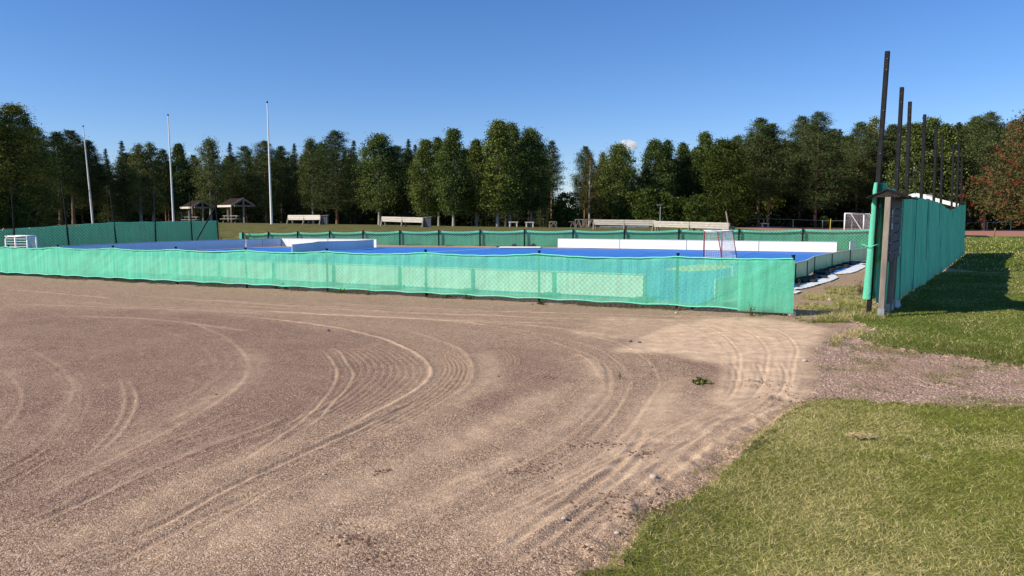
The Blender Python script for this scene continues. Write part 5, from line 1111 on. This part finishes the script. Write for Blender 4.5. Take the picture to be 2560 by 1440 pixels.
# ------------------------------------------------------------ grass blades, weeds, stones
def blades(name, P, hgt, wid, col, label, lean=.6, seed=1, m='blade', flat=0.0, cat='grass'):
    rs = np.random.RandomState(seed); N = len(P); an = rs.rand(N)*6.283; a2 = rs.rand(N)*6.283
    w_ = np.stack([np.cos(an), np.sin(an), np.zeros(N)], 1)*(wid*.5)[:, None]; ln = (rs.rand(N)*lean+flat)*hgt
    tip = np.stack([np.cos(a2)*ln, np.sin(a2)*ln, hgt*np.clip(1-.5*(rs.rand(N)*lean+flat), .12, 1)], 1)
    V = np.stack([P-w_, P+w_, P+tip], 1).reshape(-1, 3); Fq = np.arange(N*3).reshape(N, 3)
    o = link(name, np_mesh(name, V, Fq, M[m], col=np.repeat(col, 3, 0))); tag(o, label, cat, kind='stuff'); return o
def scatter(n, x0, x1, y0, y1, test, rs):
    x = rs.uniform(x0, x1, n); y = rs.uniform(y0, y1, n); k = test(x, y); x, y = x[k], y[k]; return np.stack([x, y, near_z(x, y)], 1)
def gcol(P, rs, green=(.24, .27, .055), straw=(.74, .64, .30), ps=.3, sc1=1.1):
    n = len(P); g = np.array(green)[None]*(.55+.9*rs.rand(n, 1)); pm = vnoise(P[:, 0], P[:, 1], sc1, 61, 3); pr = ps*np.clip(.2+2.4*(pm-.33), .12, 2.2)
    s = (rs.rand(n) < pr)[:, None]; c = np.where(s, np.array(straw)*(.6+.7*rs.rand(n, 1)), g)
    y_ = vnoise(P[:, 0], P[:, 1], .5, 62, 2)[:, None]; return c*(1+.3*(y_-.5))*np.array([1, 1, 1])
rs = np.random.RandomState(9)
def inl(poly): return lambda x, y: (np.abs(x) < 1.15*y+3) & (((x < .9*y+9) & (lawn_p(x, y)+(vnoise(x, y, 7, 71, 3)-.5)*1.0+rs.uniform(-.16, .16, len(x)) > .47)))
P = np.concatenate([scatter(620000, .2, 7.4, 2.2, 5.0, inl(LAWN_N), rs), scatter(480000, 1.2, 10.5, 5.0, 7.35, inl(LAWN_N), rs)])
d = np.hypot(P[:, 0], P[:, 1]); n = len(P)
blades('grass', P, (.016+.020*rs.rand(n))*(1+.5*(vnoise(P[:, 0], P[:, 1], 4, 5, 2)-.5)), .0016+.00038*d, gcol(P, rs, ps=.55), 'short mown grass with straw-coloured blades on the near lawn', lean=2.1, flat=.25, seed=2)
P = np.concatenate([scatter(520000, 4.3, 16, 7.35, 13.5, inl(LAWN_F), rs), scatter(300000, 5, 16, 13.5, 21.9, inl(LAWN_F), rs)]); n = len(P); d = np.hypot(P[:, 0], P[:, 1])
blades('grass', P, (.018+.02*rs.rand(n)), .0020+.0005*d, gcol(P, rs, green=(.165, .215, .045), ps=.24), 'short green grass on the lawn beside the tall green fence', lean=1.8, seed=3)
x = rs.uniform(14, 60, 200000); y = 12+52*rs.rand(200000)**1.2; k = ((y > 22) | (x > 16)) & ((tall_t(x, y) > .2) | (y > 35.2)) & (x < 1.5*y); x, y = x[k], y[k]; P = np.stack([x, y, ground_z(x, y)], 1); n = len(P)
blades('grass', P, .05+.04*rs.rand(n), .0025*np.hypot(x, y)*.6, gcol(P, rs, green=(.16, .21, .045), ps=.25, sc1=.25), 'mown grass between the far lawn and the red track', lean=1, seed=4)
# dry tufty grass between the fence end and the tall fence, the lawn rim and below the cloth
def soft_poly(pl, amp, lo): 
    q = pix(pl); return lambda x, y: in_poly(x+(vnoise(x, y, 2, 81, 3)-.5)*amp, y+(vnoise(x, y, 2, 82, 3)-.5)*amp, q) & (vnoise(x, y, 3.5, 83, 3) > lo)
P = np.concatenate([scatter(120000, 4.4, 8.2, 11.2, 17, soft_poly([(1990, 800), (1990, 770), (2030, 740), (2100, 715), (2178, 690), (2215, 700), (2215, 800), (2160, 835), (2100, 820)], .9, .49), rs), scatter(26000, 6.0, 16, 12, 22, lambda x, y: np.abs(tall_t(x, y)-.15) < .28*vnoise(x, y, 2, 3, 2)+.05, rs)]); n = len(P)
blades('dry_grass', P, .05+.07*rs.rand(n)**2, .007+.004*rs.rand(n), gcol(P, rs, green=(.20, .21, .06), straw=(.62, .54, .27), ps=.55), 'dry tufty grass around the foot of the tall fence and notice board', lean=1.5, seed=5)
P = scatter(60000, .3, 5.5, 2.6, 8.4, lambda x, y: soft_poly([(1450, 1440), (1600, 1255), (1840, 1110), (2020, 985), (2200, 1000), (2060, 1060), (1830, 1220), (1600, 1440)], .35, .50)(x, y) & (vnoise(x, y, 12, 84, 2) > .5), rs); n = len(P)
blades('dry_grass', P, .03+.05*rs.rand(n), .0035+.002*rs.rand(n), gcol(P, rs, green=(.18, .2, .06), straw=(.60, .50, .26), ps=.8), 'dry straw and thin grass along the ragged lawn edge', lean=2, seed=6)
P = scatter(90000, 4, 12, 7.4, 10.5, lambda x, y: soft_poly([(2050, 880), (2150, 840), (2240, 860), (2420, 890), (2600, 925), (2600, 905), (2400, 870), (2200, 850), (2130, 815)], .4, .40)(x, y), rs); n = len(P)
blades('dry_grass', P, .04+.07*rs.rand(n), .005+.003*rs.rand(n), gcol(P, rs, green=(.18, .2, .05), straw=(.60, .50, .25), ps=.7), 'dry grass along the rim of the far lawn', lean=1.6, seed=7)
P = scatter(110000, 2.0, 10, 5.2, 9.5, lambda x, y: in_poly(x, y, PATH) & ((vnoise(x, y, 3.0, 85, 3) > .62) | (lawn_p(x, y)+(vnoise(x, y, 5, 86, 3)-.5)*.8 > .30)), rs); n = len(P)
blades('dry_grass', P, .02+.03*rs.rand(n), .004+.002*rs.rand(n), gcol(P, rs, green=(.18, .2, .05), straw=(.38, .32, .17), ps=.6), 'thin patches of dry grass on the gravel path', lean=2, seed=8)
# small growth along the foot of the low fence
xx = rs.uniform(-15, 5.3, 15000); off = np.abs(rs.normal(size=15000))*.11-.02; yy = near_line(xx)-off-.03; k = vnoise(xx, yy, 1.7, 90, 3) > .50; xx, yy = xx[k], yy[k]; P = np.stack([xx, yy, near_z(xx, yy)], 1); n = len(P)
blades('weeds', P, .02+.13*rs.rand(n)**3, .006+.003*rs.rand(n), gcol(P, rs, green=(.07, .10, .03), straw=(.25, .19, .10), ps=.5), 'low weeds and dry stems along the foot of the low green fence', lean=1.5, seed=10, cat='weeds')
P = scatter(5200, -9, 5, 2.8, 14, lambda x, y: ~in_poly(x, y, LAWN_N), rs); n = len(P)
# sprigs: individual plants along the fence
def sprig(px_, py_, hpx, lbl, n=5, seed=1, leaf=.02, colm=None, spread=.5, name='weed_plant'):
    c = G(px_, py_); y = c.y; H = hpx/F*y; rn = random.Random(seed); r = empty(name, c, lbl, 'weed'); mb = MB(); C = []
    for i in range(n):
        a = rn.uniform(0, 6.28); top = c+Vector((math.cos(a)*H*spread*rn.random(), math.sin(a)*H*spread*.5*rn.random(), H*rn.uniform(.55, 1))); mid = c.lerp(top, .5)+Vector((0, 0, H*.08)); mb.path([c, mid, top], [.0045, .0035, .002], 4)
        for k in range(7): q = c.lerp(top, .25+.75*rn.random()); C.append((q.x+rn.gauss(0, .018), q.y+rn.gauss(0, .01), q.z))
    for k in range(int(n*9)): C.append((c.x+rn.gauss(0, H*.28*spread*1.6), c.y+rn.gauss(0, .04), c.z+abs(rn.gauss(0, H*.12))+.01))
    mb.build('stem', M['wood_stem'], r); C = np.array(C)-np.array(c); V, Fq = leaves(C, np.full(len(C), leaf)*(.6+rs.rand(len(C))), rs, .5); K = rs.rand(len(Fq), 1).repeat(4, 0)
    link('leaves', np_mesh('leaves', V, Fq, M['blade'], col=np.array((.05, .075, .02))*(1-K)+np.array(colm or (.15, .16, .05))*K), r)
M['wood_stem'] = mat_basic('stem', (.10, .07, .04), .2, 10, .9, 0)
for i, a in enumerate([(44, 684, 24, 'thin twiggy weed at the far left of the low fence'), (287, 699, 22, 'single leaning stalk at the left part of the low fence'), (690, 722, 22, 'bushy flowering weed by the fence under the lying board'), (712, 724, 18, 'second flowering weed beside the bushy one'), (852, 733, 14, 'yellowish leafy clump low at the fence'),
     (1070, 742, 42, 'tall thin weed beside a fence post'), (1178, 748, 30, 'upright sprig in front of the white boards'), (1165, 748, 16, 'short sprig left of the upright one'), (1352, 762, 13, 'green leafy clump at the foot of a fence post'), (1878, 790, 38, 'largest spindly weed near the right end of the fence'), (1950, 788, 20, 'thin weed between the spindly one and the fence end'), (1120, 745, 10, 'flat little weed between two sprigs'), (920, 738, 16, 'small twig standing right of the yellowish clump'), (1998, 720, 26, 'dry twig lying beyond the end of the low fence')]):
    sprig(a[0], a[1], a[2], a[3], n=3+i % 4, seed=i, leaf=.030 if i not in (4, 8) else .05, colm=(.30, .26, .06) if i == 4 else None, spread=.45 if i not in (4, 8) else 1.2)
sprig(2150, 738, 42, 'sprawling brown bush at the inner side of the tall fence', n=16, seed=31, leaf=.03, colm=(.20, .14, .07), spread=2.0)
sprig(2165, 742, 30, 'pale dry weed at the foot of the tall fence', n=12, seed=33, leaf=.03, colm=(.30, .26, .12), spread=1.5)
sprig(1550, 948, 22, 'small dark twig standing in the gravel yard', n=2, seed=41, leaf=.012, spread=.5)
sprig(1752, 958, 14, 'grass tuft in the gravel left of the sandy ruts', n=9, seed=42, leaf=.04, colm=(.26, .24, .09), spread=1.6)
sprig(995, 615, 36, 'young pine seedling growing at the far fence', n=7, seed=44, leaf=.22, colm=(.10, .13, .04), spread=.5, name='pine_seedling')
sprig(160, 622, 34, 'small leafy branch in front of the tall dark fence', n=6, seed=45, leaf=.12, colm=(.04, .05, .02), spread=.9, name='young_shrub')
sprig(1645, 1290, 16, 'dark grass tuft on the broken lawn edge', n=10, seed=46, leaf=.02, colm=(.12, .12, .05), spread=1.5)
# dry straw wisp on the lawn
def wisp(px_, py_, r_, n, lbl, m, seed, name):
    c = G(px_, py_); rn = random.Random(seed); mb = MB(); gzz = float(near_z(c.x, c.y))
    for i in range(n):
        a = rn.uniform(0, 6.28); q = [c+Vector((rn.gauss(0, r_), rn.gauss(0, r_*.55), gzz+.022+abs(rn.gauss(0, .010))))]
        for k in range(3): a += rn.uniform(-1, 1); q.append(q[-1]+Vector((math.cos(a)*r_*.5, math.sin(a)*r_*.4, rn.gauss(0, .003))))
        mb.path(q, .0018, 3)
    o = mb.build(name, M[m]); tag(o, lbl, 'litter')
wisp(2155, 1103, .035, 200, 'tuft of dry straw lying on the near lawn', 'straw', 3, 'straw_tuft')
wisp(2322, 1166, .018, 10, 'small whitish feathery scrap on the near lawn', 'stone', 4, 'feather_scrap')
# stones: individual larger ones, then gravel as loose stuff
def stone_mesh(seed, r):
    rn = np.random.RandomState(seed); import bmesh
    bm = bmesh.new(); bmesh.ops.create_icosphere(bm, subdivisions=2, radius=r); vs = np.array([v.co[:] for v in bm.verts]); fs = np.array([[v.index for v in f.verts] for f in bm.faces]); bm.free()
    vs = vs*(1+.22*(vnoise(vs[:, 0]/r*1.4+5, vs[:, 1]/r*1.4+vs[:, 2]/r, 1.0, seed, 2)-.5)*2)[:, None]*np.array([1, .8, .62]); return vs, fs
for i, (px_, py_, rp, lbl) in enumerate([(1634, 1197, 11, 'round pale stone in the gravel beside the near lawn'), (1603, 1150, 5, 'small pale pebble above the round stone'), (820, 827, 6, 'dark little stone left of the sandy arc'), (1543, 1342, 9, 'pale stone at the lawn corner near the bottom edge'), (1410, 1303, 8, 'flat grey stone on the gravel near the lawn corner'), (2075, 752, 6, 'white stone beyond the low fence end'),
     (1575, 856, 6, 'dark pebble near the left corner of the sandy patch'), (1598, 858, 5, 'second dark pebble near the left corner of the sandy patch'), (540, 986, 4, 'white chip on the dark gravel'), (810, 1187, 5, 'grey chip on the gravel under the arcs'), (1246, 941, 4, 'little dark stone right of the arcs'), (2012, 905, 7, 'grey lump at the right corner of the sandy patch'), (2090, 748, 5, 'pale clod beside the white stone'), (1690, 783, 5, 'white pebble under the low fence right part')]):
    c = G(px_, py_); r_ = rp/F*math.hypot(c.y, c.x)*.95; vs, fs = stone_mesh(i, r_); o = link('stone', np_mesh('stone', vs, fs, M['stone' if 'dark' not in lbl else 'wood_slate'], smooth=True)); o.location = (c.x, c.y, float(near_z(c.x, c.y))+r_*.3); tag(o, lbl, 'stone')
def gravel(name, P, rad, label, m, seed):
    rn = np.random.RandomState(seed); N = len(P); oc = np.array([(1, 0, 0), (0, 1, 0), (-1, 0, 0), (0, -1, 0), (0, 0, 1.)]); of = np.array([(0, 1, 4), (1, 2, 4), (2, 3, 4), (3, 0, 4)])
    a = rn.rand(N)*6.28; ca, sa = np.cos(a), np.sin(a); o_ = oc[None]*(rad[:, None, None]*rn.uniform(.6, 1.2, (N, 5, 3))); X_ = o_[..., 0]*ca[:, None]-o_[..., 1]*sa[:, None]; Y_ = o_[..., 0]*sa[:, None]+o_[..., 1]*ca[:, None]
    V = np.stack([X_+P[:, None, 0], Y_+P[:, None, 1], o_[..., 2]*.8+P[:, None, 2]-.002], -1).reshape(-1, 3); Fq = (np.arange(N)[:, None, None]*5+of[None]).reshape(-1, 3)
    c = rn.rand(N, 1); col = np.array((.16, .10, .085))*(1-c)+np.array((.60, .47, .40))*c; g = rn.rand(N) < .12; col[g] = (.14, .15, .16)
    o = link(name, np_mesh(name, V, Fq, M[m], col=np.repeat(col, 5, 0))); tag(o, label, 'gravel', kind='stuff')
M['grit'] = mat_blade('grit', .0); M['clod'] = mat_basic('clod', (.13, .085, .06), .4, 30, .95, .2)
P = scatter(90000, 2.4, 13, 5.4, 11, lambda x, y: in_poly(x, y, PATH) & (vnoise(x, y, 1.5, 87, 3) > .38) & (np.abs(x) < .75*y), rs); gravel('loose_gravel', P, .004+.011*rs.rand(len(P))**2, 'coarse pinkish gravel on the path between the lawns', 'grit', 3)
P = scatter(100000, -6.5, 4, 2.7, 9, lambda x, y: ~in_poly(x, y, LAWN_N) & (np.abs(x) < .75*y+.2), rs); gravel('loose_gravel', P, .0015+.003*rs.rand(len(P))**2, 'fine loose grit on the gravel yard', 'grit', 4)
cl = []
for px_, py_, r_, n_ in ((1457, 1113, .05, 40), (1512, 1108, .08, 70), (1338, 1168, .09, 90), (1290, 1180, .05, 40), (1605, 1130, .06, 60), (860, 1340, .06, 60), (885, 1345, .04, 30), (905, 1360, .05, 50), (955, 1400, .05, 40), (1520, 1250, .08, 60), (1660, 1270, .14, 260), (1640, 1300, .12, 200), (1480, 1430, .16, 260), (1900, 960, .15, 120), (1700, 930, .2, 90), (960, 1180, .04, 20), (1380, 945, .05, 30), (1480, 955, .04, 20), (2020, 1000, .2, 160), (2440, 985, .35, 200), (2250, 960, .3, 140)):
    c = G(px_, py_); cl.append(np.stack([c.x+rs.normal(size=n_)*r_, c.y+rs.normal(size=n_)*r_*.8, np.zeros(n_)], 1))
P = np.concatenate(cl); P = P[(P[:, 1] > 2.6)]; P[:, 2] = near_z(P[:, 0], P[:, 1]); gravel('earth_clods', P, .005+.013*rs.rand(len(P))**2, 'small dark earth clods and debris scattered over the yard', 'clod', 9)
P = scatter(16000, -12, 6, 9, 15, lambda x, y: y < near_line(x), rs); gravel('loose_gravel', P, .004+.006*rs.rand(len(P))**3, 'scattered grit in front of the low green fence', 'grit', 5)
